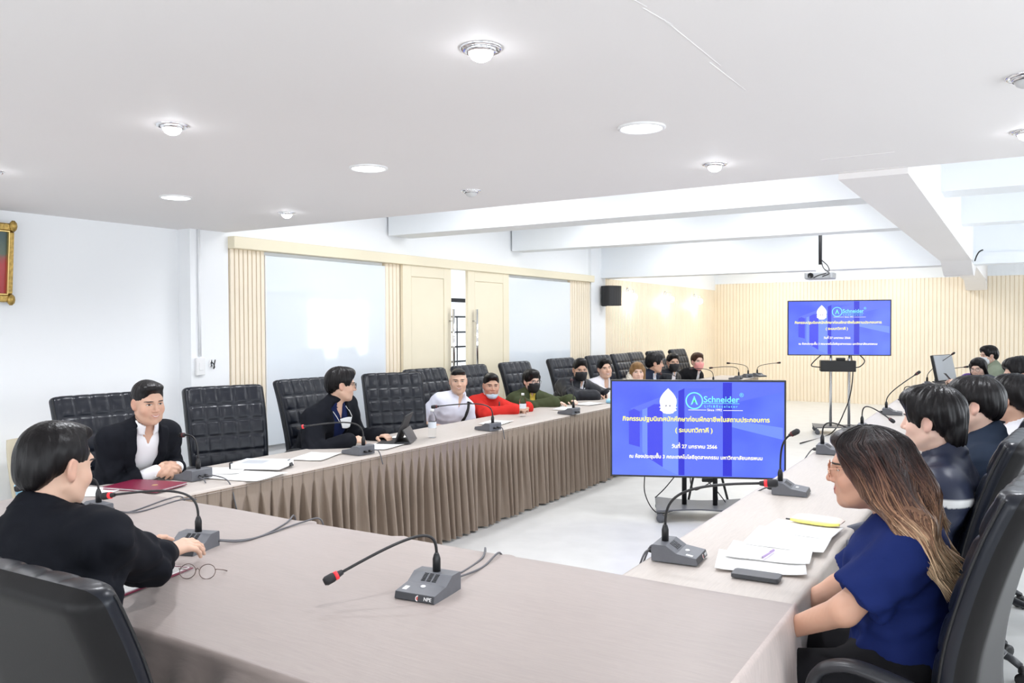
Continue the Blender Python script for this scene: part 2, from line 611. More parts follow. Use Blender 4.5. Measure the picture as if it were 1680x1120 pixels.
# conduit and switch on the near column
m = MB(); m.tube([(WX + 0.012, 4.275, 1.36), (WX + 0.012, 4.275, LOW_Z)], 0.011, 8)
struct('trim_7', m, 'wall_white')
sw = thing('light_switch', 'white light switch box on the column left of the slats', 'switch', (WX, 4.27, 1.28))
m = MB(); m.box(0, 0.03, -0.04, 0.04, -0.07, 0.07, 0.004); m.build('switch_box', 'white_plastic', sw)
m = MB(); m.box(0.03, 0.036, -0.018, 0.018, -0.03, 0.03, 0.002); m.build('rocker', 'white_plastic', sw)
hk = thing('wall_hook', 'small dark hook beside the light switch', 'hook', (WX, 4.385, 1.30))
m = MB(); m.box(0, 0.008, -0.012, 0.012, -0.03, 0.03, 0.002); m.build('hook_plate', 'steel', hk)
m = MB(); m.tube([(0.005, 0, 0.015), (0.03, 0.006, -0.005), (0.035, 0.01, -0.03), (0.02, 0.012, -0.045), (0.03, 0.02, 0.03)], 0.005, 6); m.build('prong', 'black_plastic', hk)

# sliding doors
def sliding_door(n, y0, y1, hy, label):
    d = bpy.data.objects.new('door_%d' % n, None); COL.objects.link(d)
    d.location = (WX + 0.03, (y0 + y1) / 2, 0.01)
    d['kind'] = 'structure'; d['label'] = label
    h, z = (y1 - y0) / 2, 2.26
    b = MB()
    b.box(-0.02, 0.02, -h, -h + 0.14, 0, z, 0.002)
    b.box(-0.02, 0.02, h - 0.14, h, 0, z, 0.002)
    b.box(-0.02, 0.02, -h + 0.14, h - 0.14, 2.12, z, 0.002)
    b.box(-0.02, 0.02, -h + 0.14, h - 0.14, 0, 0.14, 0.002)
    b.build('door_frame', 'door_cream', d)
    b = MB(); b.box(-0.012, 0.017, -h + 0.146, h - 0.146, 0.146, 2.114, 0.002)
    b.build('panel', 'door_cream', d)
    b = MB(); b.box(-0.015, 0.008, -h + 0.138, h - 0.138, 0.138, 2.122)
    b.build('groove', 'door_groove', d)
    b = MB()
    b.lathe([(0.016, -0.42), (0.016, 0.42)], 14, (0.075, hy, 1.36))
    for q in (-0.28, 0.28):
        b.lathe([(0.009, 0.015), (0.009, 0.075)], 10, (0, hy, 1.36 + q), axis='x')
    b.build('handle', 'chrome', d)
sliding_door(1, 6.79, 7.66, 0.40, 'cream sliding door left of the gap, half open')
sliding_door(2, 8.00, 8.92, -0.36, 'cream sliding door right of the gap')

def board(y0, y1, label):
    t = thing('glass_whiteboard', label, 'whiteboard', (WX, (y0 + y1) / 2, 0.75), 0, None)
    h = (y1 - y0) / 2
    b = MB(); b.box(-0.012, 0.012, -h, h, -0.2, 1.47, 0.004); b.build('glass_sheet', 'board_glass', t)
    for y in (-h - 0.008, h - 0.004):
        b = MB(); b.box(-0.02, 0.014, y, y + 0.012, -0.2, 1.47, 0.002)
        b.build('edge_strip', 'white_plastic', t)
board(4.96, 6.54, 'wide white glass board on the wall behind the man in glasses')
board(8.93, 10.67, 'white glass board right of the sliding doors')

# framed portrait high on the near left wall
pt = thing('framed_picture', 'portrait picture in ornate gold frame high on the left wall', 'picture', (NX + 0.02, 2.70, 1.77))
pt.scale = (1, 0.6, 0.87)
pt.rotation_euler = (0, math.radians(5), 0)
for (y0, y1, z0, z1) in ((-0.33, 0.33, 0, 0.06), (-0.33, 0.33, 0.54, 0.60), (-0.33, -0.27, 0.06, 0.54), (0.27, 0.33, 0.06, 0.54)):
    b = MB(); b.box(0, 0.03, y0, y1, z0, z1, 0.01)
    b.build('frame_side', 'gold', pt)
b = MB()
for (y0, y1, z0, z1) in ((-0.275, 0.275, 0.055, 0.068), (-0.275, 0.275, 0.532, 0.545), (-0.275, -0.262, 0.055, 0.545), (0.262, 0.275, 0.055, 0.545)):
    b.box(0.01, 0.036, y0, y1, z0, z1, 0.004)
b.build('inner_moulding', 'gold_bright', pt)
for y in (-0.31, 0.31):
    for z in (0.02, 0.58):
        b = MB(); b.lathe([(0.045, 0.028), (0.04, 0.036), (0.02, 0.044), (0.004, 0.046)], 10, (0, y, z), axis='x')
        b.build('corner_ornament', 'gold', pt)
def portrait_mat():
    mm, nt, b = new_mat('portrait')
    N, L = nt.nodes, nt.links
    tc = N.new('ShaderNodeTexCoord'); sp = N.new('ShaderNodeSeparateXYZ')
    L.new(tc.outputs['Object'], sp.inputs[0])
    nz = N.new('ShaderNodeTexNoise'); nz.inputs['Scale'].default_value = 7
    L.new(tc.outputs['Object'], nz.inputs['Vector'])
    ad = N.new('ShaderNodeMath'); ad.operation = 'MULTIPLY_ADD'; ad.inputs[1].default_value = 0.14
    L.new(nz.outputs['Fac'], ad.inputs[0]); L.new(sp.outputs['Z'], ad.inputs[2])
    cr = N.new('ShaderNodeValToRGB')
    cr.color_ramp.elements[0].position = 0.36; cr.color_ramp.elements[0].color = (0.42, 0.025, 0.03, 1)
    cr.color_ramp.elements[1].position = 0.44; cr.color_ramp.elements[1].color = (0.09, 0.12, 0.08, 1)
    e = cr.color_ramp.elements.new(0.58); e.color = (0.03, 0.07, 0.065, 1)
    L.new(ad.outputs[0], cr.inputs['Fac']); L.new(cr.outputs['Color'], b.inputs['Base Color'])
    b.inputs['Roughness'].default_value = 0.3
    MATS['portrait'] = mm
portrait_mat()
b = MB(); b.box(0.004, 0.014, -0.27, 0.27, 0.06, 0.54); b.build('canvas', 'portrait', pt)

# ------------------------------------------------------------------ ceiling lights
mat('lamp_disc', (0.9, 0.9, 0.9), 0.4, emit=(0.97, 0.98, 1.0), estr=6.0)
mat('lamp_bulb', (0.9, 0.9, 0.9), 0.3, emit=(0.93, 0.95, 1.0), estr=32.0)
mat('lamp_off', (0.6, 0.6, 0.6), 0.4)
def point(name, loc, power, col, r=0.05, parent=None):
    d = bpy.data.lights.new(name, 'POINT'); d.energy = power; d.color = col; d.shadow_soft_size = r
    o = bpy.data.objects.new(name, d); COL.objects.link(o); o.location = loc
    if parent: o.parent = parent
    return o
def spot(name, loc, power, col, parent):
    d = bpy.data.lights.new(name, 'SPOT'); d.energy = power; d.color = col; d.shadow_soft_size = 0.05
    d.spot_size = math.radians(150); d.spot_blend = 0.8
    o = bpy.data.objects.new(name, d); COL.objects.link(o); o.location = loc; o.parent = parent
    return o
def downlight(x, y, kind, label):
    t = thing('ceiling_light', label, 'light', (x, y, LOW_Z), 0, 'downlights in the low ceiling')
    if kind == 'disc':
        b = MB(); b.lathe([(0.095, 0.004), (0.095, -0.006), (0.086, -0.010), (0.080, -0.006), (0.080, 0.004)], 28); b.build('trim_ring', 'white_plastic', t)
        b = MB(); b.lathe([(0.079, 0.002), (0.079, -0.006), (0.03, -0.008)], 28); b.build('diffuser', 'lamp_disc', t)
    else:
        b = MB(); b.lathe([(0.061, 0.004), (0.061, -0.003), (0.056, -0.007), (0.050, -0.007), (0.045, 0.004)], 28); b.build('trim_ring', 'chrome', t)
        b = MB(); b.lathe([(0.045, 0.003), (0.044, -0.008), (0.039, -0.016), (0.035, -0.013)], 24); b.build('swivel_collar', 'chrome' if kind != 'off' else 'steel', t)
        b = MB(); b.lathe([(0.035, -0.004), (0.034, -0.018), (0.027, -0.029), (0.015, -0.036), (0.003, -0.038)], 24)
        b.build('bulb', 'lamp_bulb' if kind == 'bulb' else 'lamp_off', t)
    if kind != 'off':
        spot('downlight_beam', (0, 0, -0.06), 30 if kind == 'bulb' else 23, (0.93, 0.95, 1.0), t)
for x, y, k, lb in (
    (-1.29, 1.93, 'bulb', 'bright eyeball downlight nearest the camera at top centre'),
    (-2.79, 2.02, 'bulb', 'bright eyeball downlight above the man in black seen from behind'),
    (-4.36, 2.12, 'bulb', 'bright eyeball downlight at the left frame edge'),
    (-1.27, 3.04, 'disc', 'flat round ceiling light right of centre'),
    (-2.73, 3.08, 'disc', 'flat round ceiling light, middle of three'),
    (-4.31, 3.14, 'disc', 'flat round ceiling light, small, near the left wall'),
    (-4.28, 3.99, 'bulb', 'bright eyeball downlight close to the column corner'),
    (-2.70, 3.93, 'off', 'unlit eyeball downlight at the ceiling lip'),
    (-1.26, 3.93, 'bulb', 'bright eyeball downlight near the ceiling lip, right of centre'),
    (0.02, 3.08, 'off', 'unlit eyeball downlight cut by the right frame edge, upper'),
    (0.03, 3.96, 'bulb', 'bright eyeball downlight cut by the right frame edge, lower')):
    downlight(x, y, k, lb)
# unseen fill lights added under the upper ceiling to brighten beams and walls
for y in (5.6, 8.1, 10.6, 13.4, 16.0):
    for x in (-4.0, -2.0, 1.0):
        area('upper_fill', (x, y, UP_Z - 0.03), (0, 0, 0), 0.3, 1.2, 22 if x < 0 else 4, (0.97, 0.98, 1.0))

# sconces on the far left wall
mat('globe', (0.9, 0.85, 0.75), 0.3, emit=(1.0, 0.93, 0.78), estr=9.0)
for i, (y, lb) in enumerate(((12.75, 'glowing globe wall lamp just right of the loudspeaker'), (14.48, 'glowing globe wall lamp, middle of the three'), (16.1, 'glowing globe wall lamp nearest the far corner'))):
    t = thing('wall_lamp', lb, 'lamp', (WX + 0.01, y, 2.12), 0, 'globe lamps on the slatted wall')
    b = MB(); b.lathe([(0.045, 0), (0.045, 0.012), (0.02, 0.02)], 16, (0, 0, 0.05), axis='x'); b.build('back_plate', 'steel', t)
    b = MB(); b.tube(catmull([(0.015, 0, 0.05), (0.06, 0, 0.07), (0.11, 0, 0.05), (0.12, 0, 0.0)]), 0.008, 8); b.build('arm', 'steel', t)
    b = MB(); b.lathe([(0.012, 0.0), (0.05, -0.02), (0.065, -0.06), (0.05, -0.1), (0.012, -0.118)], 16, (0.12, 0, 0)); b.build('globe_shade', 'globe', t)
    point('sconce_glow', (0.13, 0, -0.16), 2.4, (1.0, 0.86, 0.62), 0.05, t)

# loudspeaker on the far column
t = thing('loudspeaker', 'black loudspeaker mounted on the far white column', 'speaker', (WX + 0.02, 11.80, 2.05))
b = MB(); b.box(0, 0.03, -0.05, 0.05, -0.16, 0.16, 0.003); b.build('wall_bracket', 'black_plastic', t)
b = MB(); b.tube([(0.02, 0, 0.06), (0.10, -0.02, 0.06)], 0.012, 8); b.tube([(0.02, 0, -0.06), (0.10, -0.02, -0.06)], 0.012, 8); b.build('arm', 'black_plastic', t)
b = MB()
pf = [(0.08, -0.13), (0.08, 0.13), (0.16, 0.15)] + [(0.24 + 0.05 * math.cos(a), 0.15 * math.sin(a)) for a in [PI / 2 - k * PI / 8 for k in range(9)]] + [(0.16, -0.15)]
b.prism(pf, -0.155, 0.155, 'xy'); b.build('cabinet', 'black_matte', t)
b = MB()
pf = [(0.245 + 0.054 * math.cos(a), 0.142 * math.sin(a)) for a in [PI / 2 - k * PI / 8 for k in range(9)]]
b.prism(pf, -0.145, 0.145, 'xy'); b.build('grille', 'mic_grille', t)
t.rotation_euler = (0, 0, math.radians(-20))

# projector hanging between the beams
t = thing('projector', 'white ceiling projector hanging on a black pole', 'projector', (-2.15, 11.0, 2.21))
b = MB(); b.box(-0.17, 0.17, -0.13, 0.13, -0.045, 0.045, 0.012); b.build('body', 'projector_grey', t)
b = MB(); b.lathe([(0.035, -0.13), (0.035, -0.15), (0.028, -0.15), (0.02, -0.135)], 16, (-0.09, 0, 0), axis='y'); b.build('lens', 'black_plastic', t)
b = MB(); b.tube([(0, 0, 0.13), (0, 0, UP_Z - 2.21)], 0.022, 10); b.build('pole', 'black_matte', t)
b = MB(); b.lathe([(0.06, 0.045), (0.05, 0.08), (0.028, 0.14)], 12); b.build('mount', 'white_plastic', t)
b = MB()
b.tube(catmull([(0.02, -0.02, 0.2), (0.10, -0.05, 0.12), (0.12, -0.1, 0.04), (0.02, -0.17, 0.0), (-0.05, -0.16, -0.03)]), 0.008, 6)
b.tube(catmull([(0.02, -0.02, 0.18), (0.06, -0.1, 0.09), (0.14, -0.16, 0.02), (0.06, -0.18, -0.02)]), 0.007, 6)
b.build('cable', 'cable_black', t)
# loose cable end by the long beam
tb = MB(); tb.tube(catmull([(-0.45, 11.6, 2.36), (-0.43, 11.58, 2.42), (-0.40, 11.56, 2.47), (-0.36, 11.55, 2.49)]), 0.008, 6)
tag(tb.build('loose_cable', 'cable_black'), 'short loose cable end sticking out by the ceiling beam', 'cable')
# ------------------------------------------------------------------ tables, cloths, skirts
TZ = 0.745
HX0, HX1, HY0, HY1 = -4.22, -0.57, 1.38, 2.54
LX0, LX1, LY0, LY1 = -4.20, -3.58, 2.56, 13.35
RX0, RX1, RY0, RY1 = -1.14, -0.57, 2.56, 13.2

def table(label, x0, x1, y0, y1, step, along):
    t = thing('conference_table', label, 'table', ((x0 + x1) / 2, (y0 + y1) / 2, 0), 0)
    hx, hy = (x1 - x0) / 2 - 0.01, (y1 - y0) / 2 - 0.01
    b = MB(); b.box(-hx, hx, -hy, hy, TZ - 0.035, TZ - 0.006, 0.003); b.build('tabletop', 'door_cream', t)
    L = (hx if along == 'x' else hy) - 0.12
    n = max(2, int(round(2 * L / step)) + 1)
    me = MB().box(-0.018, 0.018, -0.018, 0.018, 0, TZ - 0.035, 0.003).data('leg', 'steel'); fix_normals(me)
    for i in range(n):
        q = -L + 2 * L * i / (n - 1)
        for s in (-1, 1):
            put('leg', me, t, (q, s * (hy - 0.14), 0) if along == 'x' else (s * (hx - 0.10), q, 0))
    return t
table('head table across the foreground under a taupe cloth', HX0, HX1, HY0, HY1, 1.8, 'x')
table('long left table behind the pleated skirt', LX0, LX1, LY0, LY1, 1.8, 'y')
table('long right table in front of the woman in navy', RX0, RX1, RY0, RY1, 1.8, 'y')

def wav(*a):
    return sum(math.sin(x) for x in a) / len(a)

def cloth_profile_grid(b, along, a0, a1, c0, c1, drop0, drop1, na, wave=0.010, top=0.0):
    """cloth laid over a slab: cross section runs over the c axis, hanging drop0 at c0 and drop1 at c1"""
    sec = []      # (c, z, hang fraction)
    r = 0.012
    n0 = max(2, int(drop0 / 0.04))
    for i in range(n0 + 1):
        z = TZ - drop0 + (drop0 - r) * i / n0
        sec.append((c0 - 0.006, z, (1 - i / n0), -1))
    sec.append((c0 - 0.001, TZ + 0.001, 0, 0))
    nt = 26
    for i in range(nt + 1):
        sec.append((c0 + 0.012 + (c1 - c0 - 0.024) * i / nt, TZ + 0.005, 0, 0))
    sec.append((c1 + 0.001, TZ + 0.001, 0, 0))
    n1 = max(2, int(drop1 / 0.04))
    for i in range(n1 + 1):
        z = TZ - r - (drop1 - r) * i / n1
        sec.append((c1 + 0.006, z, i / n1, 1))
    ns = len(sec) - 1
    def fn(u, v):
        c, z, h, side = sec[int(round(v * ns))]
        a = a0 + (a1 - a0) * u
        if h > 0:
            amp = wave * h ** 0.7 * 2.2
            c += side * (amp * (1.0 + wav(a * 23 + 1.3, a * 37 + 0.4, a * 11)) + 0.01 * h)
        elif side == 0:
            fd = min(1.0, (a1 - a) / 0.12) if along == 'x' else 1.0
            z += fd * top * wav(a * 3.1 + c * 5.0, a * 7.3 - c * 3, c * 13 + a * 1.7) + fd * top * 0.5 * max(0, wav(c * 31 + a * 2.0, a * 2.3))
        return (a, c, z) if along == 'x' else (c, a, z)
    b.grid(fn, na, ns)

def place(o, x, y):
    """give a world-space mesh an origin at (x, y, 0)"""
    me = o.data
    co = np.empty(len(me.vertices) * 3, np.float32); me.vertices.foreach_get('co', co)
    co = co.reshape(-1, 3); co -= (x, y, 0); me.vertices.foreach_set('co', co.ravel()); me.update()
    o.location = (x, y, 0)

# head table cloth: short drop on the seat side, none on the far side, long drop at the right end
head = thing('tablecloth', 'taupe satin cloth over the head table in the foreground', 'tablecloth', (-2.4, 1.96, 0))
b = MB()
cloth_profile_grid(b, 'x', HX0, HX1, HY0, HY1, 0.22, 0.03, 300, 0.024, 0.0035)
o = b.build('top_cloth', 'cloth_top', head, fix=False); o.location = (2.4, -1.96, 0.0045)
b = MB()
def endfn(u, v):
    y = HY0 - 0.01 + (HY1 - HY0 + 0.02) * u
    h = max(0.0, (v - 0.08) / 0.92)
    z = TZ + 0.0096 - 0.014 * min(1, v / 0.08) ** 2 - 0.70 * h
    x = HX1 - 0.001 + 0.014 * min(1, v / 0.08) ** 0.6 + h ** 0.6 * 0.024 * (1.0 + wav(y * 29, y * 47 + 1, y * 13 + 2)) + 0.02 * h
    if u > 0.965: x += 0.006 * math.sin(z * 150)
    return (x, y, z)
b.grid(endfn, 70, 26)
o = b.build('end_drop', 'cloth_hang_lit', head, fix=False); o.location = (2.4, -1.96, 0)

lc = thing('tablecloth', 'pale taupe cloth along the long left table top', 'tablecloth', (-3.9, 8, 0))
b = MB(); cloth_profile_grid(b, 'y', 2.49, LY1, LX0, LX1, 0.18, 0.013, 260, 0.0, 0.0015)
o = b.build('top_cloth', 'cloth_side_table', lc, fix=False); o.location = (3.9, -8, 0)
rc = thing('tablecloth', 'pale taupe cloth along the long right table top', 'tablecloth', (-0.85, 8, 0))
b = MB(); cloth_profile_grid(b, 'y', 2.49, RY1, RX0, RX1, 0.30, 0.24, 260, 0.004, 0.0015)
o = b.build('top_cloth', 'cloth_side_table', rc, fix=False); o.location = (0.85, -8, 0)

def skirt(y0, y1, seed):
    """sewn band on top; below it each pleat narrows to a slanting fin and the cloth between two fins falls back, then flares out at the hem"""
    r = random.Random(seed)
    P, y = [], y0
    while y < y1:
        p = 0.086 * r.uniform(0.85, 1.15)
        P.append((y, p, r.uniform(-0.45, 0.60), r.uniform(0.16, 0.34), r.uniform(0.6, 1.3), r.uniform(0.7, 1.15), r.uniform(0.3, 0.7)))
        y += p
    P.append((y, 0.094, 0.0, 0.25, 1.0, 1.0, 0.5))
    zs = [0.0, 0.05, 0.085, 0.10] + [0.10 + 0.90 * ((i + 1) / 17) ** 1.1 for i in range(17)]
    v, f = [], []
    H = 0.725
    nc = 0
    for t in zs:
        o = max(0.0, t - 0.085) / 0.915
        e = min(1.0, (o * 2.6)) ** 0.6
        nc = 0
        edge = []
        for (yy, p, sl, wd, bow, deep, mid) in P:
            w = p * (0.985 + (wd - 0.985) * e)
            c = yy + p * 0.01 + p * 0.25 * e + sl * p * o
            edge.append((c, c + w))
        for i in range(len(P) - 1):
            yy, p, sl, wd, bow, deep, mid = P[i]
            a, b_ = edge[i]
            n_ = max(edge[i + 1][0], b_ + 0.002)
            out = 0.004 + (0.010 + 0.022 * o) * bow * e
            for s in (0.0, 0.15, 0.5, 0.85, 1.0):
                v.append((out + 0.006 * e * (1 - (2 * s - 1) ** 2) - 0.010 * e * s, a + (b_ - a) * s, TZ - 0.004 - H * t)); nc += 1
            D = 0.150 * deep * (o ** 0.45) * (1 - 0.72 * o) * e
            fl = 0.012 * o * bow
            for s in (0.06, 0.2, 0.35, 0.5, 0.65, 0.8, 0.94):
                k = math.sin(PI * min(1, s / (2 * mid) if s < mid else 0.5 + (s - mid) / (2 * (1 - mid)))) ** 0.6
                v.append((out * (1 - k) - D * k + fl * k + 0.012 * o * math.sin(s * 9 + sl * 9) * e, b_ + (n_ - b_) * s, TZ - 0.004 - H * t)); nc += 1
    for j in range(len(zs) - 1):
        for i in range(nc - 1):
            f.append((j * nc + i, j * nc + i + 1, (j + 1) * nc + i + 1, (j + 1) * nc + i))
    return mesh_data('table_skirt', v, f, 'cloth_skirt', True)
sk = put('table_skirt', skirt(2.60, 13.33, 5), None, (LX1 + 0.006, 0, 0))
tag(sk, 'brown pleated skirt hanging along the left table front', 'table skirt')
# ------------------------------------------------------------------ chairs
def interp(v, tab):
    for (a, pa), (b, pb) in zip(tab, tab[1:]):
        if v <= b:
            t = (v - a) / (b - a)
            t = t * t * (3 - 2 * t) if False else t
            return tuple(x + (y - x) * t for x, y in zip(pa, pb))
    return tab[-1][1]
BACK_CURVE = catmull([(-0.205, 0, 0.42), (-0.180, 0, 0.56), (-0.190, 0, 0.72), (-0.225, 0, 0.88), (-0.275, 0, 1.04), (-0.335, 0, 1.185)], 8)
def back_at(v):
    q = v * (len(BACK_CURVE) - 1)
    i = min(int(q), len(BACK_CURVE) - 2)
    p = BACK_CURVE[i].lerp(BACK_CURVE[i + 1], q - i)
    t = (BACK_CURVE[i + 1] - BACK_CURVE[i]).normalized()
    return p, t
NCOL, NROW = 5, 7
def backrest_mesh():
    nu, nv = 50, 84
    fy = [math.sin(PI / 2 * (-1 + 2 * i / nu)) * 0.35 + (-1 + 2 * i / nu) * 0.65 for i in range(nu + 1)]
    by = [1 - 2 * (i + 1) / 14 for i in range(13)]
    n = len(fy) + len(by)
    v, f = [], []
    for j in range(nv + 1):
        t = j / nv
        p, tg = back_at(t)
        nrm = Vector((tg.z, 0, -tg.x))         # forward
        hw = 0.245 + 0.030 * math.sin(min(1, t * 1.2) * PI / 2)
        h = 0.058 - 0.008 * t
        e = max(0, (abs(2 * t - 1) - 0.90) / 0.10)
        cap = math.sqrt(max(0, 1 - e ** 2.4))
        hw -= 0.045 * (1 - math.sqrt(max(0, 1 - e ** 2.5)))
        for y in fy:
            edge = max(0, 1 - abs(y) ** 12) ** 0.5
            d = h * edge * cap
            cx = (y * 0.5 + 0.5) * NCOL
            # pads inside a plain border
            yb = y / 0.90
            if abs(yb) < 1:
                cx = (yb * 0.5 + 0.5) * NCOL
                cy = min(max((t - 0.04) / 0.90, 0), 1) * NROW
                dx = abs(cx - round(cx)) * (1.8 * hw / NCOL)
                dy = abs(cy - round(cy)) * (0.70 / NROW)
                pad = abs(math.sin(PI * cx)) ** 0.5 * abs(math.sin(PI * cy)) ** 0.5 if 0 < cy < NROW else abs(math.sin(PI * cx)) ** 0.5 * 0.6
                g = max(math.exp(-(dx / 0.0075) ** 2), math.exp(-(dy / 0.0075) ** 2) if 0.3 < cy < NROW - 0.1 else 0)
                d += (0.006 * pad - 0.0085 * g) * cap
            q = p + nrm * d
            v.append((q.x, y * hw, q.z))
        for y in by:
            edge = max(0, 1 - abs(y) ** 12) ** 0.5
            q = p - nrm * (h * 0.85 * edge * cap)
            v.append((q.x, y * hw, q.z))
    mi = []
    for j in range(nv):
        for i in range(n):
            k = (i + 1) % n
            f.append((j * n + i, j * n + k, (j + 1) * n + k, (j + 1) * n + i))
            mi.append(0 if i < nu else 1)
    me = mesh_data('backrest', v, f, ['leather', 'leather_back'], True, mi)
    fix_normals(me)
    return me
def piping_mb():
    b, b2 = MB(), MB()
    pts = []
    for j in range(3, 82):
        t = j / 84
        p, tg = back_at(t); nrm = Vector((tg.z, 0, -tg.x))
        hw = 0.245 + 0.030 * math.sin(min(1, t * 1.2) * PI / 2)
        e = max(0, (abs(2 * t - 1) - 0.90) / 0.10)
        hw -= 0.045 * (1 - math.sqrt(max(0, 1 - e ** 2.5)))
        q = p + nrm * ((0.058 - 0.008 * t) * 0.60 * math.sqrt(max(0, 1 - e ** 2.4)))
        pts.append((q.x, hw * 0.968, q.z))
    b.tube(pts, 0.0040, 6)
    b2.tube([(x, -y, z) for x, y, z in pts], 0.0040, 6)
    return b, b2
def seat_mb():
    b = MB()
    def fn(u, v):
        a = 2 * PI * u
        c, s = math.cos(a), math.sin(a)
        e = 0.35
        rx, ry = 0.26, 0.265
        lv = [(0.86, 0.385), (0.97, 0.40), (1.0, 0.43), (0.99, 0.47), (0.94, 0.492), (0.80, 0.505), (0.4, 0.508), (0.02, 0.503)]
        k, z = lv[int(round(v * 7))]
        x = rx * k * math.copysign(abs(c) ** e, c) + 0.01
        y = ry * k * math.copysign(abs(s) ** e, s)
        z -= 0.03 * max(0, x / 0.27) ** 3
        return (x, y, z)
    b.grid(fn, 48, 7, True, True)
    b.box(-0.2, 0.2, -0.2, 0.2, 0.362, 0.39, 0.006)
    return b
def arm_mb(s):
    b = MB()
    y = 0.295 * s
    pts = catmull([(-0.215, y * 0.93, 0.60), (-0.12, y * 0.97, 0.652), (0.0, y, 0.683), (0.07, y, 0.683), (0.13, y, 0.655), (0.155, y, 0.60), (0.142, y, 0.53), (0.115, y * 0.98, 0.46), (0.10, y * 0.9, 0.385), (0.06, y * 0.6, 0.372)], 6)
    b.tube(pts, 0.034, 10, flat=((0, 1, 0), 0.017))
    return b
def chair_proto():
    P = {}
    P['backrest'] = backrest_mesh()
    P['piping'] = [q.data('piping', 'leather_seam') for q in piping_mb()]
    P['seat'] = seat_mb().data('seat', 'leather'); fix_normals(P['seat'])
    for s in (-1, 1):
        P['armrest%d' % s] = arm_mb(s).data('armrest', 'chair_plastic')
    b = MB(); b.lathe([(0.045, 0.09), (0.045, 0.13), (0.028, 0.14), (0.028, 0.24), (0.018, 0.245), (0.018, 0.30), (0.07, 0.33), (0.09, 0.365)], 14)
    P['gas_post'] = b.data('gas_post', 'black_plastic'); fix_normals(P['gas_post'])
    b = MB(); b.tube([(0.02, 0, 0.115), (0.12, 0, 0.125), (0.24, 0, 0.105), (0.285, 0, 0.08)], [0.03, 0.028, 0.022, 0.022], 8, flat=((0, 1, 0), [0.026, 0.022, 0.016, 0.014]))
    P['base_leg'] = b.data('base_leg', 'chair_plastic')
    b = MB()
    for y in (-0.020, 0.020):
        b.lathe([(0.012, -0.012), (0.029, -0.010), (0.029, 0.010), (0.012, 0.012)], 14, (0.30, y, 0.029), axis='y')
    b.tube([(0.285, 0, 0.085), (0.288, 0, 0.06), (0.30, 0, 0.055)], [0.012, 0.016, 0.02], 8)
    b.lathe([(0.008, -0.03), (0.008, 0.03)], 8, (0.30, 0, 0.029), axis='y')
    P['caster'] = b.data('caster', 'black_plastic'); fix_normals(P['caster'])
    return P
CH = chair_proto()
def chair(x, y, yaw, label, group, drop=0.0):
    t = thing('office_chair', label, 'chair', (x, y, 0), math.radians(yaw), group)
    bk = put('backrest', CH['backrest'], t)
    for q in CH['piping']: put('piping', q, bk)
    up = [bk, put('seat', CH['seat'], t)]
    for s in (-1, 1):
        up.append(put('armrest', CH['armrest%d' % s], t))
    for o in up: o.location.z = -drop
    gp = put('gas_post', CH['gas_post'], t)
    if drop: gp.scale.z = 1 - drop / 0.365
    for k in range(5):
        lg = put('base_leg', CH['base_leg'], t, None, (0, 0, 2 * PI * k / 5 + 0.3))
        put('caster', CH['caster'], lg)
    return t
GL, GR = 'black quilted chairs along the left table', 'black quilted chairs along the right table'
for x, y, yaw, lb in (
    (-4.52, 2.90, -8, 'black quilted leather chair behind the suited man at the table corner'),
    (-4.42, 3.66, -24, 'empty black quilted chair between the suited man and the man in glasses'),
    (-4.50, 4.60, -6, 'black quilted chair behind the man in glasses'),
    (-4.40, 5.38, -32, 'empty black quilted chair between man in glasses and boy in pale shirt'),
    (-4.54, 6.20, -8, 'black quilted chair behind the boy in pale lavender shirt'),
    (-4.55, 6.98, -5, 'black quilted chair behind the woman in red sweater'),
    (-4.50, 7.80, -6, 'black quilted chair behind the woman in olive green jacket'),
    (-4.50, 8.88, -8, 'black quilted chair behind the man in black bomber jacket and mask'),
    (-4.50, 9.92, -10, 'black quilted chair behind the smiling young man in white shirt'),
    (-4.52, 10.72, 0, 'black quilted chair behind the woman with fur collar'),
    (-4.55, 11.34, 0, 'black quilted chair behind the young man in profile at the far left'),
    (-4.52, 12.05, -4, 'black quilted chair behind the far man in a black mask'),
    (-4.52, 13.02, -6, 'black quilted chair behind the person in a pink mask')):
    chair(x, y, yaw, lb, GL)
for x, y, yaw, lb in (
    (-0.28, 2.60, 172, 'black leather chair of the woman in navy, nearest at right'),
    (-0.30, 3.58, 174, 'black leather chair of the man in the dark striped jacket'),
    (-0.24, 4.34, 176, 'black leather chair of the second young man on the right'),
    (-0.16, 5.14, 178, 'black leather chair of the third dark haired man on the right'),
    (-0.12, 6.95, 182, 'black leather chair of the man half cut by the right edge'),
    (-0.10, 8.30, 178, 'empty dark grey looking chair back beyond the right row heads'),
    (-0.20, 11.05, 185, 'black leather chair of the smiling woman at the far right'),
    (-0.12, 12.15, 180, 'black leather chair of the man in the sage jacket')):
    chair(x, y, yaw, lb, GR)
chair(-1.79, 1.24, 92, 'black leather chair at lower left, seen from behind', None, 0.10)

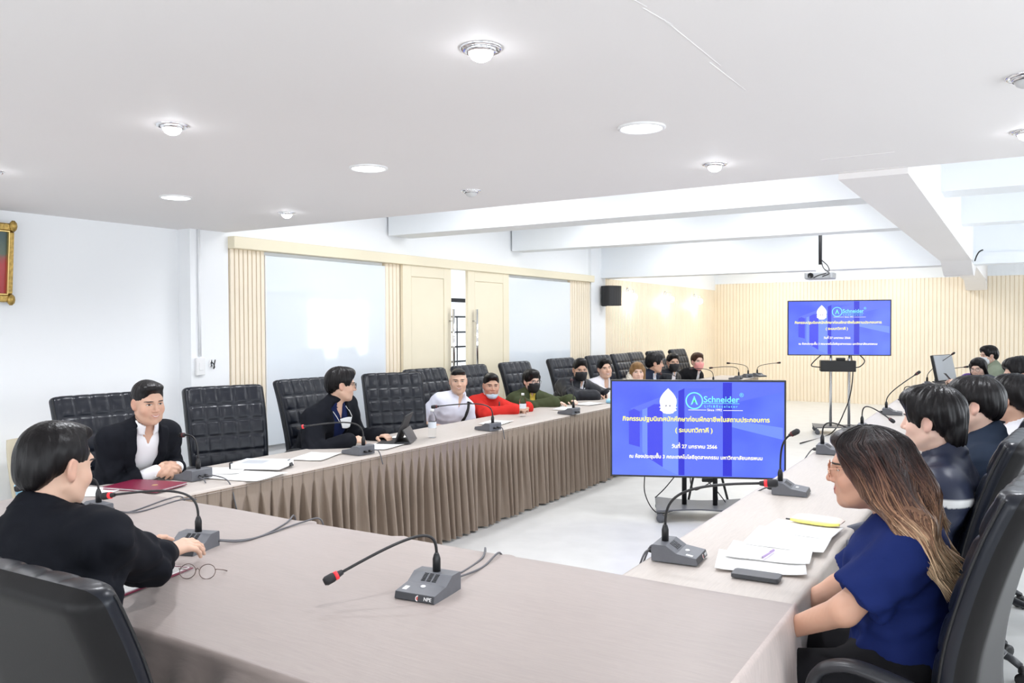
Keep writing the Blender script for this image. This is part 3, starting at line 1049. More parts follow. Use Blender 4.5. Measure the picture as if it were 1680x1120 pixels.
# other seats half hidden behind the left row
def plain_chair(x, y, yaw, m_, label):
    t = thing('plastic_chair', label, 'chair', (x, y, 0), math.radians(yaw))
    b = MB(); b.box(-0.2, 0.2, -0.2, 0.2, 0.42, 0.45, 0.008); b.build('seat', m_, t)
    b = MB()
    def fn(u, v):
        yy = -0.2 + 0.4 * u
        return (-0.2 - 0.09 * v + 0.04 * (1 - (2 * u - 1) ** 2) * -1, yy * (1 - 0.12 * v ** 4), 0.46 + 0.42 * v)
    b.grid(fn, 10, 8)
    o = b.build('backrest', m_, t, fix=False)
    md = o.modifiers.new('thickness', 'SOLIDIFY'); md.thickness = 0.015
    for sx in (-0.17, 0.17):
        for sy in (-0.17, 0.17):
            b = MB(); b.tube([(sx, sy, 0.42), (sx * 1.15, sy * 1.15, 0)], 0.012, 8); b.build('leg', 'steel', t)
plain_chair(-5.25, 2.98, 10, 'beige_seat', 'beige chair back behind the suited man, mostly hidden')
plain_chair(-5.2, 4.30, 15, 'grey_seat', 'grey plastic chair against the slats behind the row')
# ------------------------------------------------------------------ microphones
def rot2(x, y, a):
    return (x * math.cos(a) - y * math.sin(a), x * math.sin(a) + y * math.cos(a))
MT = TZ + 0.0095
def mic_proto():
    P = {}
    b = MB()
    prof = [(-0.083, 0.0), (-0.083, 0.054), (-0.079, 0.058), (-0.030, 0.058), (0.008, 0.034), (0.078, 0.024), (0.084, 0.004), (0.080, 0.0)]
    hw = 0.071
    b.prism(prof, -hw, hw, 'xz')
    P['base'] = b.data('base', 'mic_grey'); fix_normals(P['base'])
    b = MB(); b.prism([(0.0795, 0.0225), (0.0855, 0.0045), (0.0845, 0.003), (0.078, 0.022)], -hw + 0.002, hw - 0.002, 'xz')
    P['front_strip'] = b.data('front_strip', 'mic_front'); fix_normals(P['front_strip'])
    b = MB()
    for i in range(3):
        for k in range(7):
            u = 0.12 + 0.11 * k
            x, z = -0.030 + 0.038 * u, 0.058 - 0.024 * u + 0.0008
            y = -0.027 + i * 0.02
            b.box(x - 0.0013, x + 0.0013, y, y + 0.014, z - 0.0008, z + 0.0008)
    P['speaker_slots'] = b.data('speaker_slots', 'mic_grille')
    b = MB(); b.lathe([(0.0085, 0.0), (0.0085, 0.004), (0.006, 0.0055)], 14, (0.03, 0.0, 0.0295)); P['talk_button'] = b.data('talk_button', 'white_plastic'); fix_normals(P['talk_button'])
    b = MB(); b.lathe([(0.013, 0.055), (0.013, 0.098), (0.009, 0.112), (0.006, 0.118)], 14, (-0.052, 0, 0)); P['neck_socket'] = b.data('neck_socket', 'black_plastic'); fix_normals(P['neck_socket'])
    return P
MP = mic_proto()
def text(name, s, size, m_, parent, loc, rot, ext=0.0, off=0.0, align='CENTER'):
    c = bpy.data.curves.new(name, 'FONT')
    c.body = s; c.size = size; c.align_x = align; c.align_y = 'CENTER'
    c.offset = off; c.extrude = ext
    c.resolution_u = 3
    o = bpy.data.objects.new(name, c); COL.objects.link(o)
    c.materials.append(MATS[m_])
    o.parent = parent; o.location = loc; o.rotation_euler = rot
    return o
mat('print_white', (0.8, 0.8, 0.8), 0.5)
mat('print_red', (0.6, 0.12, 0.10), 0.5)
def microphone(x, y, yaw, label, tip, h1=0.10, back=(0.0, 0.0, 0.0), cables=(), writing=False, lit=False):
    """tip: world point of the capsule; h1: how far the neck rises before it bends; cables: world polylines"""
    a = math.radians(yaw)
    t = thing('desk_microphone', label, 'microphone', (x, y, MT), a, 'conference microphones on the tables')
    for k in ('base', 'front_strip', 'speaker_slots', 'talk_button', 'neck_socket'):
        put(k, MP[k], t)
    def loc(p):
        q = rot2(p[0] - x, p[1] - y, -a)
        return Vector((q[0], q[1], p[2] - MT))
    s = Vector((-0.052, 0, 0.112))
    e = loc(tip)
    hgt = s + Vector((0, 0, h1))
    d = (e - hgt)
    pts = bez(s, s + Vector((0, 0, h1 * 1.1)), hgt + d * 0.12 + Vector((0, 0, h1 * 0.5)), e, 22)
    L = [0.0]
    for p, q in zip(pts, pts[1:]): L.append(L[-1] + (q - p).length)
    b = MB(); b.tube(pts, 0.0048, 8); neck = b.build('gooseneck', 'black_plastic', t, fix=False)
    dr = (pts[-1] - pts[-3]).normalized()
    b = MB(); b.tube([e - dr * 0.028, e - dr * 0.004, e + dr * 0.004, e + dr * 0.026, e + dr * 0.034], [0.0075, 0.0115, 0.0145, 0.0145, 0.010], 12)
    b.build('capsule', 'black_matte', t, fix=False)
    b = MB(); b.tube([e - dr * 0.012, e - dr * 0.001], 0.0135, 12); b.build('light_ring', 'red_ring' if lit else 'ring_dark', t, fix=False)
    for k, cpts in enumerate(cables):
        b = MB(); b.tube(catmull([loc(p) for p in cpts]), 0.0038, 6); b.build('cable', 'cable_grey', t, fix=False)
    for k, q in enumerate((-0.02, 0.02)):
        b = MB(); b.lathe([(0.008, -0.083), (0.008, -0.100), (0.005, -0.112)], 8, (0, q, 0.02), axis='x'); b.build('plug', 'black_plastic', t)
    if writing:
        text('maker_lettering', 'NPE', 0.0155, 'print_white', t, (0.0838, 0.048, 0.0128), (math.radians(72), 0, PI / 2), 0.0004, 0.0002)
        b = MB(); b.prism([(0.009 * math.cos(q), 0.009 * math.sin(q)) for q in [PI / 2 + k * PI / 10 for k in range(11)]], 0, 0.0006, 'xy')
        o = b.build('maker_emblem', 'print_white', t); o.location = (0.0838, 0.014, 0.0125); o.rotation_euler = (math.radians(72), 0, PI / 2)
        b = MB(); b.prism([(0.006 * math.cos(q), 0.006 * math.sin(q)) for q in [PI / 2 + k * PI / 10 for k in range(11)]], 0, 0.0008, 'xy')
        o = b.build('emblem_core', 'print_red', t); o.location = (0.0838, 0.014, 0.0125); o.rotation_euler = (math.radians(72), 0, PI / 2)
        b = MB(); b.box(-0.012, 0.012, -0.008, 0.008, 0, 0.0004); o = b.build('price_sticker', 'print_white', t); o.location = (0.05, -0.05, 0.0283); o.rotation_euler = (0, math.radians(8), 0)
    return t
Z0 = MT + 0.004
microphone(-1.575, 2.04, -84, 'grey desk microphone alone on the head table at bottom centre', (-1.745, 1.80, 0.846), 0.075, writing=True, lit=True,
           cables=[[(-1.60, 2.125, MT + 0.02), (-1.606, 2.25, Z0), (-1.64, 2.44, Z0), (-1.70, 2.553, Z0 + 0.003), (-1.72, 2.58, 0.68)], [(-1.56, 2.13, MT + 0.02), (-1.577, 2.345, Z0), (-1.62, 2.53, Z0 + 0.002), (-1.64, 2.585, 0.66)]])
microphone(-2.66, 1.98, -72, 'grey desk microphone held in the hands of the man seen from behind', (-3.05, 1.90, 0.935), 0.085, lit=True,
           cables=[[(-2.66, 2.07, MT + 0.02), (-2.60, 2.16, Z0), (-2.58, 2.26, Z0), (-2.66, 2.46, Z0), (-2.72, 2.56, Z0 + 0.003), (-2.73, 2.585, 0.68)], [(-2.62, 2.07, MT + 0.02), (-2.575, 2.18, Z0), (-2.60, 2.48, Z0 + 0.002), (-2.57, 2.57, Z0 + 0.003), (-2.56, 2.585, 0.67)]])
microphone(-1.035, 2.82, 5, 'grey desk microphone on the right table by the papers', (-0.735, 2.88, 1.045), 0.10, writing=True, lit=True,
           cables=[[(-1.12, 2.84, MT + 0.02), (-1.15, 2.83, Z0 + 0.02), (-1.175, 2.80, 0.70)], [(-1.12, 2.80, MT + 0.02), (-1.15, 2.78, Z0 + 0.01), (-1.175, 2.76, 0.69)]])
microphone(-0.955, 4.19, 5, 'grey desk microphone in front of the large screen corner', (-0.935, 4.15, 1.06), 0.10,
           cables=[[(-1.04, 4.21, MT + 0.02), (-1.10, 4.2, Z0), (-1.18, 4.1, 0.70)]])
microphone(-3.915, 2.93, 184, 'grey desk microphone beside the suited man with clasped hands', (-4.03, 2.96, 0.985), 0.09,
           cables=[[(-3.83, 2.95, MT + 0.02), (-3.74, 2.96, Z0 + 0.02), (-3.60, 2.93, Z0), (-3.545, 2.93, 0.62)], [(-3.83, 2.91, MT + 0.02), (-3.76, 2.89, Z0 + 0.01), (-3.72, 2.87, Z0)]])
microphone(-3.72, 4.07, 175, 'grey desk microphone in front of the man in glasses', (-4.02, 3.86, 0.935), 0.085, lit=True,
           cables=[[(-3.63, 4.08, MT + 0.02), (-3.57, 4.10, Z0 + 0.02), (-3.54, 4.11, 0.69)]])
microphone(-3.65, 5.53, 172, 'grey desk microphone in front of the boy in pale shirt', (-3.93, 5.20, 0.955), 0.085,
           cables=[[(-3.565, 5.54, MT + 0.02), (-3.53, 5.56, Z0 + 0.01), (-3.515, 5.57, 0.68)]])
microphone(-3.63, 6.90, 176, 'grey desk microphone by the bottle and the masked woman in green', (-3.64, 6.98, 1.07), 0.10)
microphone(-3.63, 8.30, 176, 'desk microphone behind the sanitizer bottle on the left table', (-3.72, 8.62, 0.90), 0.06)
microphone(-3.63, 9.70, 176, 'desk microphone on the left table hidden behind the large screen', (-3.80, 9.70, 0.98), 0.08)
microphone(-3.63, 11.10, 176, 'desk microphone on the left table past the large screen', (-3.86, 11.0, 0.98), 0.08)
microphone(-3.66, 12.42, 176, 'desk microphone with arched neck by the pink-masked person', (-3.98, 12.25, 0.93), 0.07)
microphone(-3.66, 12.98, 150, 'desk microphone at the far end of the left table, left of the pair', (-3.94, 13.0, 0.97), 0.06)
microphone(-3.50, 13.20, -30, 'desk microphone at the far end of the left table, right of the pair', (-3.22, 13.26, 0.98), 0.05)
microphone(-1.03, 5.62, 4, 'desk microphone on the right table beyond the large screen', (-0.86, 5.60, 0.90), 0.085,
           cables=[[(-1.12, 5.63, MT + 0.02), (-1.16, 5.66, Z0), (-1.20, 5.6, 0.69)]])
microphone(-0.98, 6.90, 4, 'desk microphone with drooping neck, third along the right table', (-0.80, 6.70, 0.875), 0.09,
           cables=[[(-1.06, 6.92, MT + 0.02), (-1.15, 6.98, Z0 + 0.03), (-1.20, 6.8, Z0 - 0.02)]])
microphone(-0.98, 8.30, 4, 'desk microphone with long straight slanted neck, fourth along the right table', (-0.79, 8.46, 1.13), 0.05)
microphone(-0.98, 9.70, 4, 'desk microphone with short bent neck, fifth along the right table', (-0.86, 9.60, 0.90), 0.05)
microphone(-0.98, 12.35, 4, 'desk microphone left of the far monitor', (-0.74, 12.55, 1.18), 0.05)
microphone(-0.90, 12.86, 4, 'desk microphone behind the far monitor with low slanted neck', (-0.60, 12.90, 0.99), 0.05)
microphone(-3.52, 2.09, -95, 'desk microphone half hidden behind the head in the foreground', (-3.60, 1.86, 0.92), 0.06,
           cables=[[(-3.49, 2.17, MT + 0.02), (-3.435, 2.235, Z0), (-3.53, 2.50, Z0), (-3.50, 2.565, Z0), (-3.50, 2.585, 0.68)], [(-3.46, 2.17, MT + 0.02), (-3.40, 2.26, Z0), (-3.46, 2.52, Z0), (-3.40, 2.57, Z0)]])

# ------------------------------------------------------------------ screens on wheeled stands
def emis(name, col, s=1.0):
    m_, nt, b = new_mat(name)
    b.inputs['Base Color'].default_value = (0.01, 0.01, 0.01, 1)
    b.inputs['Roughness'].default_value = 0.25
    b.inputs['Emission Color'].default_value = (*col, 1)
    b.inputs['Emission Strength'].default_value = s
    MATS[name] = m_
def screen_bg():
    m_, nt, b = new_mat('slide_blue')
    N, L = nt.nodes, nt.links
    tc = N.new('ShaderNodeTexCoord'); sp = N.new('ShaderNodeSeparateXYZ')
    L.new(tc.outputs['Object'], sp.inputs[0])
    nz = N.new('ShaderNodeTexNoise'); nz.inputs['Scale'].default_value = 1.5
    L.new(tc.outputs['Object'], nz.inputs['Vector'])
    cr = N.new('ShaderNodeValToRGB')
    cr.color_ramp.elements[0].position = 0.3; cr.color_ramp.elements[0].color = (*srgb(66, 84, 232), 1)
    cr.color_ramp.elements[1].position = 0.7; cr.color_ramp.elements[1].color = (*srgb(104, 132, 250), 1)
    L.new(nz.outputs['Fac'], cr.inputs['Fac'])
    L.new(cr.outputs['Color'], b.inputs['Emission Color'])
    b.inputs['Base Color'].default_value = (0.01, 0.01, 0.02, 1)
    b.inputs['Emission Strength'].default_value = 0.95
    b.inputs['Roughness'].default_value = 0.25
    MATS['slide_blue'] = m_
screen_bg()
emis('slide_dark', srgb(44, 46, 206), 0.95)
emis('slide_mid', srgb(66, 72, 228), 0.95)
emis('slide_light', srgb(112, 142, 252), 0.95)
emis('slide_pale', srgb(92, 112, 246), 0.95)
emis('slide_white', (1, 1, 1), 1.0)
emis('slide_yellow', srgb(255, 246, 120), 1.0)
emis('slide_cream', srgb(255, 250, 215), 1.0)
emis('slide_cyan', srgb(120, 232, 240), 1.0)
emis('slide_green', srgb(40, 190, 90), 1.0)
emis('slide_grey', srgb(120, 120, 150), 0.8)
SW, SH = 1.40, 0.80      # whole panel
def screen(name, label, x, y, yaw, zb, slant, base_m, post_m, box=False):
    """the panel faces local -y"""
    t = thing(name, label, 'television', (x, y, 0), math.radians(yaw), 'screens on wheeled stands')
    hw = SW / 2
    b = MB(); b.box(-hw, hw, -0.02, 0.03, zb, zb + SH, 0.006); b.box(-hw * 0.7, hw * 0.7, 0.03, 0.055, zb + 0.1, zb + SH - 0.2, 0.01)
    pn = b.build('display_panel', 'black_plastic', t)
    b = MB()
    e = 0.014
    for (x0, x1, z0, z1) in ((-hw, hw, zb, zb + e), (-hw, hw, zb + SH - e, zb + SH), (-hw, -hw + e, zb + e, zb + SH - e), (hw - e, hw, zb + e, zb + SH - e)):
        b.box(x0, x1, -0.026, -0.012, z0, z1, 0.002)
    b.build('bezel', 'steel' if False else 'dark_frame', t)
    cx, cz = 0.0, zb + SH / 2
    W, H = SW - 2 * e, SH - 2 * e
    sc = thing_part('slide', t, (cx, -0.0205, cz))
    def P(u, v): return (u * W / 2, v * H / 2)
    def poly(nm, pts, m_, dep):
        b = MB(); b.add([(P(u, v)[0], -dep, P(u, v)[1]) for u, v in pts], [tuple(range(len(pts)))]); return b.build(nm, m_, sc, fix=False)
    poly('background', [(-1, -1), (1, -1), (1, 1), (-1, 1)], 'slide_blue', 0.0003)
    # the pictured lift doors in tones of blue
    poly('lintel_shade', [(-0.78, 0.42), (-0.02, 0.96), (0.30, 0.985), (0.30, 0.90), (-0.74, 0.33)], 'slide_pale', 0.0006)
    poly('opening', [(-0.80, -0.34), (-0.67, -0.40), (-0.67, 0.36), (-0.74, 0.42), (-0.80, 0.36)], 'slide_mid', 0.0008)
    poly('opening', [(-0.58, -0.62), (-0.40, -0.82), (-0.40, 0.52), (-0.50, 0.52), (-0.58, 0.44)], 'slide_mid', 0.0008)
    poly('jamb', [(-0.64, -0.5), (-0.58, -0.6), (-0.58, 0.44), (-0.64, 0.4)], 'slide_light', 0.0008)
    poly('jamb', [(-0.40, -0.84), (-0.22, -0.98), (-0.22, 0.66), (-0.40, 0.5)], 'slide_light', 0.0007)
    poly('pillar', [(-0.215, -0.985), (-0.145, -0.985), (-0.145, 0.86), (-0.215, 0.80)], 'slide_dark', 0.0009)
    poly('door_leaf', [(-0.145, -0.985), (0.30, -0.985), (0.30, 0.86), (-0.145, 0.86)], 'slide_pale', 0.0006)
    poly('pillar', [(0.30, -0.985), (0.405, -0.985), (0.405, 0.985), (0.30, 0.985)], 'slide_dark', 0.0009)
    poly('wall_shade', [(0.405, 0.05), (0.985, -0.20), (0.985, 0.05), (0.405, 0.2)], 'slide_light', 0.0006)
    poly('wall_shade', [(0.405, 0.55), (0.985, 0.80), (0.985, 0.985), (0.405, 0.985)], 'slide_pale', 0.0006)
    # flame-shaped emblem
    pts = []
    for k in range(13):
        a = k / 12
        pts.append((0.105 * math.sin(PI * a ** 0.9 * 0.62) ** 1.1, 0.86 - 0.36 * a))
    rim = [(0.095, 0.50 - 0.03), (0.115, 0.455), (0.09, 0.44), (0.105, 0.39), (0.075, 0.365), (0.06, 0.33), (0.02, 0.315)]
    right = pts + rim
    outl = [(-0.335 + x_ * 0.95, y_) for x_, y_ in right] + [(-0.335 - x_ * 0.95, y_) for x_, y_ in right[::-1]]
    poly('emblem', outl, 'slide_white', 0.0012)
    for q in (-0.025, 0.02):
        poly('emblem_mark', [(-0.335 + q - 0.012, 0.50), (-0.335 + q + 0.012, 0.50), (-0.335 + q, 0.46)], 'slide_grey', 0.0015)
    # round lift logo
    ccx, ccz, ro, ri = -0.03 * W / 2, 0.60 * H / 2, 0.070, 0.060
    b = MB(); n = 40
    b.add([(ccx + r_ * math.cos(2 * PI * k / n), -0.0013, ccz + r_ * math.sin(2 * PI * k / n)) for r_ in (ro, ri) for k in range(n)], [(k, (k + 1) % n, n + (k + 1) % n, n + k) for k in range(n)])
    b.build('logo_ring', 'slide_cyan', sc, fix=False)
    b = MB()
    b.add([(ccx + q[0], -0.0013, ccz + q[1]) for q in ((0, 0.042), (0.030, -0.036), (0.014, -0.028), (0, 0.012), (-0.014, -0.028), (-0.030, -0.036))], [(0, 1, 2, 3), (0, 3, 4, 5)])
    b.build('logo_arrow', 'slide_cyan', sc, fix=False)
    b = MB(); b.add([(ccx + q[0], -0.0014, ccz + q[1]) for q in ((0, 0.012), (0.009, -0.012), (-0.009, -0.012))], [(0, 1, 2)]); b.build('logo_core', 'slide_green', sc, fix=False)
    R = (PI / 2, 0, 0)
    def tx(s, size, m_, u, v, off=0.0, dep=0.0016, width=None):
        o = text('slide_text', s, size, m_, sc, (P(u, v)[0], -dep, P(u, v)[1]), R, 0, 0)
        if off: BOLD[o.name] = off
        return o
    FIT.append((tx('Schneider', 0.085, 'slide_cyan', 0.283, 0.625, 0.0012), 0.280))
    tx('®', 0.045, 'slide_cyan', 0.515, 0.72)
    FIT.append((tx('L i f t & E s c a l a t o r', 0.03, 'slide_cyan', 0.278, 0.482, 0.0004), 0.26))
    FIT.append((tx('Since 1992', 0.024, 'slide_white', 0.205, 0.405, 0.0003), 0.115))
    for u0, u1, v in ((0.06, 0.49, 0.545), (-0.10, 0.11, 0.405), (0.305, 0.53, 0.40)):
        poly('logo_rule', [(u0, v - 0.005), (u1, v - 0.005), (u1, v + 0.005), (u0, v + 0.005)], 'slide_cyan' if v > 0.5 else 'slide_white', 0.0013)
    FIT.append((tx('กิจกรรมปฐมนิเทศนักศึกษาก่อนฝึกอาชีพในสถานประกอบการ', 0.066, 'slide_yellow', -0.02, 0.20, 0.0016), 1.17))
    FIT.append((tx('( ระบบทวิภาคี )', 0.066, 'slide_yellow', -0.035, -0.03, 0.0016), 0.295))
    FIT.append((tx('วันที่ 27 มกราคม 2566', 0.054, 'slide_cream', -0.03, -0.375, 0.0014), 0.36))
    FIT.append((tx('ณ ห้องประชุมชั้น 3 คณะเทคโนโลยีอุตสาหกรรม มหาวิทยาลัยนครพนม', 0.052, 'slide_cream', -0.02, -0.60, 0.0014), 1.06))
    # stand
    for s in (-1, 1):
        b = MB(); b.lathe([(0.02, 0.10), (0.02, zb + 0.55)], 14, (s * 0.125 + slant, 0.085, 0)); b.build('post', post_m, t)
        b = MB(); b.box(s * 0.125 + slant - 0.02, s * 0.125 + slant + 0.02, 0.05, 0.075, zb + 0.1, zb + 0.6, 0.003); b.build('mount_rail', 'black_plastic', t)
    b = MB()
    def plate(u, v):
        xx = -0.36 + 0.72 * u
        wy = 0.17 + 0.11 * abs(2 * u - 1) ** 1.6
        return (xx + slant, 0.085 + wy * (2 * v - 1), 0.105)
    b.grid(plate, 24, 8, False)
    o = b.build('base_plate', base_m, t, fix=False)
    md = o.modifiers.new('thickness', 'SOLIDIFY'); md.thickness = 0.012
    for sx in (-0.34, 0.34):
        for sy in (-0.25, 0.25):
            b = MB()
            cx_, cy_ = sx + slant, 0.085 + sy * 0.94
            b.lathe([(0.01, -0.014), (0.034, -0.012), (0.034, 0.012), (0.01, 0.014)], 16, (cx_ + 0.015, cy_, 0.034), axis='y')
            b.box(cx_ - 0.012, cx_ + 0.03, cy_ - 0.02, cy_ - 0.016, 0.03, 0.072); b.box(cx_ - 0.012, cx_ + 0.03, cy_ + 0.016, cy_ + 0.02, 0.03, 0.072)
            b.box(cx_ - 0.016, cx_ + 0.03, cy_ - 0.02, cy_ + 0.02, 0.068, 0.078)
            b.build('caster', 'mic_grey', t)
    return t
FIT, BOLD = [], {}
def thing_part(name, parent, loc):
    o = bpy.data.objects.new(name, None); COL.objects.link(o); o.parent = parent; o.location = loc; o.empty_display_size = 0.05
    return o
tv1 = screen('television', 'large blue slide screen on a black wheeled stand between the tables', -2.225, 6.47, 23, 0.345, 0.03, 'mic_grey', 'black_plastic')
tv2 = screen('television', 'smaller looking far blue slide screen on tall steel posts before the slatted wall', -2.20, 12.55, 16, 1.135, 0.03, 'mic_grey', 'steel')
# equipment box and cables on the far stand, loose cables and folded easel legs behind the near one
b = MB(); b.box(-0.24, 0.24, 0.0, 0.22, 0.90, 1.06, 0.006); b.build('equipment_box', 'black_plastic', tv2)
b = MB(); b.box(-0.02, 0.10, 0.03, 0.15, 1.06, 1.10, 0.006); b.build('adapter', 'black_plastic', tv2)
for pts in ([(-0.2, 0.1, 1.16), (-0.32, 0.08, 1.05), (-0.36, 0.06, 0.98), (-0.24, 0.05, 0.96)], [(0.28, 0.1, 1.16), (0.36, 0.06, 1.06), (0.30, 0.03, 0.98), (0.22, 0.0, 0.96)],
            [(0.18, 0.08, 1.16), (0.20, 0.03, 0.9), (0.17, 0.02, 0.6), (0.10, 0.04, 0.35), (-0.10, -0.1, 0.02), (-0.6, -1.2, 0.01)]):
    b = MB(); b.tube(catmull(pts), 0.008, 6); b.build('cable', 'cable_black', tv2, fix=False)
for pts in ([(-0.42, 0.04, 0.36), (-0.42, 0.06, 0.2), (-0.36, 0.1, 0.06), (-0.28, 0.12, 0.015), (-0.1, 0.35, 0.012)], [(-0.05, 0.06, 0.36), (-0.04, 0.1, 0.27), (-0.01, 0.12, 0.22), (0.05, 0.12, 0.24), (0.22, 0.08, 0.36)],
            [(0.0, 0.15, 0.36), (0.08, 0.2, 0.3), (0.16, 0.2, 0.22), (0.24, 0.2, 0.12), (0.30, 0.25, 0.02)], [(-0.15, 0.1, 0.36), (-0.25, 0.16, 0.22), (-0.33, 0.2, 0.13)]):
    b = MB(); b.tube(catmull(pts), 0.0045, 6); b.build('cable', 'cable_black', tv1, fix=False)
b = MB(); b.box(0.05, 0.17, 0.10, 0.13, 0.29, 0.32, 0.004); b.build('adapter', 'black_plastic', tv1)
ez = thing('folded_easel', 'black folding easel legs behind the large screen', 'easel', (-2.33, 7.05, 0))
for a_, b_ in (((-0.02, 0.0, 0.75), (-0.16, -0.05, 0.0)), ((0.0, 0.0, 0.75), (0.22, -0.05, 0.0)), ((0.0, 0.03, 0.75), (0.02, 0.22, 0.0))):
    bb = MB(); bb.tube([a_, b_], 0.011, 8); bb.build('leg', 'black_plastic', ez, fix=False)
bb = MB(); bb.box(-0.1, 0.1, -0.02, 0.02, 0.70, 0.74, 0.004); bb.build('ledge', 'black_plastic', ez)

def fit_texts():
    bpy.context.view_layer.update()
    for o, wd in FIT:
        if o.dimensions.x > 1e-6: o.data.size *= wd / o.dimensions.x
    bpy.context.view_layer.update()
    # a tone mark over a vowel sign stands one step higher than the font alone would set it
    for o, wd in FIT:
        s = o.data.body
        for vowel, tone in (('ี', '่'), ('ั', '้')):
            i = s.find(vowel + tone)
            if i < 0: continue
            W_ = o.dimensions.x
            pre = text('measure', s[:i + 1], o.data.size, 'slide_cream', o.parent, (0, 0, 0), (0, 0, 0))
            bpy.context.view_layer.update()
            wp_ = pre.dimensions.x; bpy.data.objects.remove(pre)
            q = text('slide_text', tone, o.data.size, 'slide_cream', o.parent, (o.location.x - W_ / 2 + wp_, o.location.y, o.location.z + o.data.size * 0.24), (PI / 2, 0, 0), align='LEFT')
            q.data.align_y = 'TOP_BASELINE'
            q.location.z -= o.data.size * 0.27
            BOLD[q.name] = 0.0012
    bpy.context.view_layer.update()
    dg = bpy.context.evaluated_depsgraph_get()
    for o in [q for q in COL.objects if q.type == 'FONT']:      # lettering becomes plain mesh
        me = bpy.data.meshes.new_from_object(o.evaluated_get(dg))
        n, p, mb_, m_ = o.name, o.parent, o.matrix_basis.copy(), o.data.materials[0]
        me.materials.clear(); me.materials.append(m_)
        bw = BOLD.get(o.name, 0)
        if bw:      # heavier strokes: the same outlines set a hair apart
            vs = [tuple(v.co) for v in me.vertices]; fs = [tuple(p_.vertices) for p_ in me.polygons]
            b = MB()
            for i_, (dx, dy) in enumerate(((0, 0), (bw, 0), (-bw, 0), (0, bw), (0, -bw))):
                b.add([(x_ + dx, y_ + dy, z_ + i_ * 2e-5) for x_, y_, z_ in vs], fs)
            me = b.data('slide_text', [m_])
        bpy.data.objects.remove(o)
        q = put(n.split('.')[0], me, p); q.matrix_basis = mb_
fit_texts()

# ------------------------------------------------------------------ things lying on the tables
def sheet(name, label, x, y, yaw, w_, d_, m_='paper', z=0.0, cat='paper', group=None, curl=0.0, th=0.0008):
    b = MB()
    def fn(u, v):
        xx, yy = (u - 0.5) * w_, (v - 0.5) * d_
        zz = curl * max(0, (abs(u - 0.5) * 2) - 0.5) ** 2 * 4 + curl * 0.4 * math.sin(u * 5 + v * 4) ** 2
        return (xx, yy, zz)
    b.grid(fn, 10, 10)
    o = b.build(name, m_, None, fix=False)
    md = o.modifiers.new('thickness', 'SOLIDIFY'); md.thickness = th; md.offset = 1
    o.location = (x, y, MT + 0.001 + z); o.rotation_euler = (0, 0, math.radians(yaw))
    return tag(o, label, cat, group)
PG = 'papers on the left table'
sheet('paper_sheet', 'white sheet hanging over the table edge left of the booklet', -3.74, 3.13, 12, 0.42, 0.28, 'paper', 0, 'paper', PG, 0.004)
sheet('paper_sheet', 'white sheet beneath the grey-topped booklet', -3.96, 3.14, 35, 0.30, 0.22, 'paper', 0.004, 'paper', PG, 0.003)
sheet('paper_sheet', 'white sheet between booklet and microphone of man in glasses', -3.86, 3.83, 20, 0.22, 0.31, 'paper', 0, 'paper', PG, 0.003)
sheet('paper_sheet', 'white sheet under the tablet cover', -3.78, 4.38, 10, 0.21, 0.26, 'paper', 0, 'paper', PG, 0.003)
bk = thing('clipped_booklet', 'thick grey and white booklet with black binder clips on left table', 'booklet', (-3.83, 3.36, MT + 0.009), math.radians(24))
b = MB(); b.box(-0.15, 0.15, -0.105, 0.105, 0, 0.028, 0.001); b.build('pages', 'paper', bk)
b = MB(); b.box(-0.15, 0.15, -0.105, 0.105, 0.028, 0.0295); b.build('cover_sheet', 'paper_blue', bk)
b = MB(); b.box(-0.11, 0.03, -0.07, 0.05, 0.0295, 0.0300); b.build('cover_picture', 'grey_seat', bk)
for xx, yy in ((-0.155, -0.07), (0.15, 0.06)):
    b = MB(); b.prism([(-0.006, -0.004), (0.018, -0.004), (0.006, 0.016), (-0.006, 0.034)], yy - 0.02, yy + 0.02, 'xz')
    o = b.build('binder_clip', 'black_plastic', bk); o.location = (xx - 0.006, 0, 0)
fo = thing('document_folder', 'closed maroon folder on the head table beside suited man', 'folder', (-3.90, 2.635, MT + 0.003), math.radians(14))
b = MB(); b.box(-0.17, 0.17, -0.115, 0.115, 0.0, 0.004, 0.001); b.build('back_cover', 'maroon', fo)
b = MB(); b.box(-0.165, 0.165, -0.11, 0.11, 0.004, 0.010); b.build('pages', 'paper', fo)
b = MB(); b.box(-0.17, 0.17, -0.115, 0.115, 0.010, 0.014, 0.001); b.build('front_cover', 'maroon', fo)
b = MB(); b.lathe([(0.016, 0.014), (0.014, 0.0152)], 16, (0.06, 0.0, 0)); b.build('gold_crest', 'gold_bright', fo)
sheet('paper_sheet', 'white sheet under the closed maroon folder', -4.06, 2.42, 20, 0.30, 0.22, 'paper', 0, 'paper', None, 0.003)
of = thing('document_folder', 'open maroon folder with a white page under the forearm', 'folder', (-2.515, 1.645, MT + 0.003), math.radians(12))
b = MB(); b.box(-0.115, 0.115, -0.16, 0.16, 0, 0.005, 0.001); b.build('cover', 'maroon', of)
b = MB(); b.box(-0.106, 0.106, -0.15, 0.15, 0.005, 0.009); b.build('page', 'paper', of)
b = MB(); b.box(-0.106, 0.106, 0.135, 0.142, 0.009, 0.0102); b.build('retaining_ribbon', 'maroon', of)

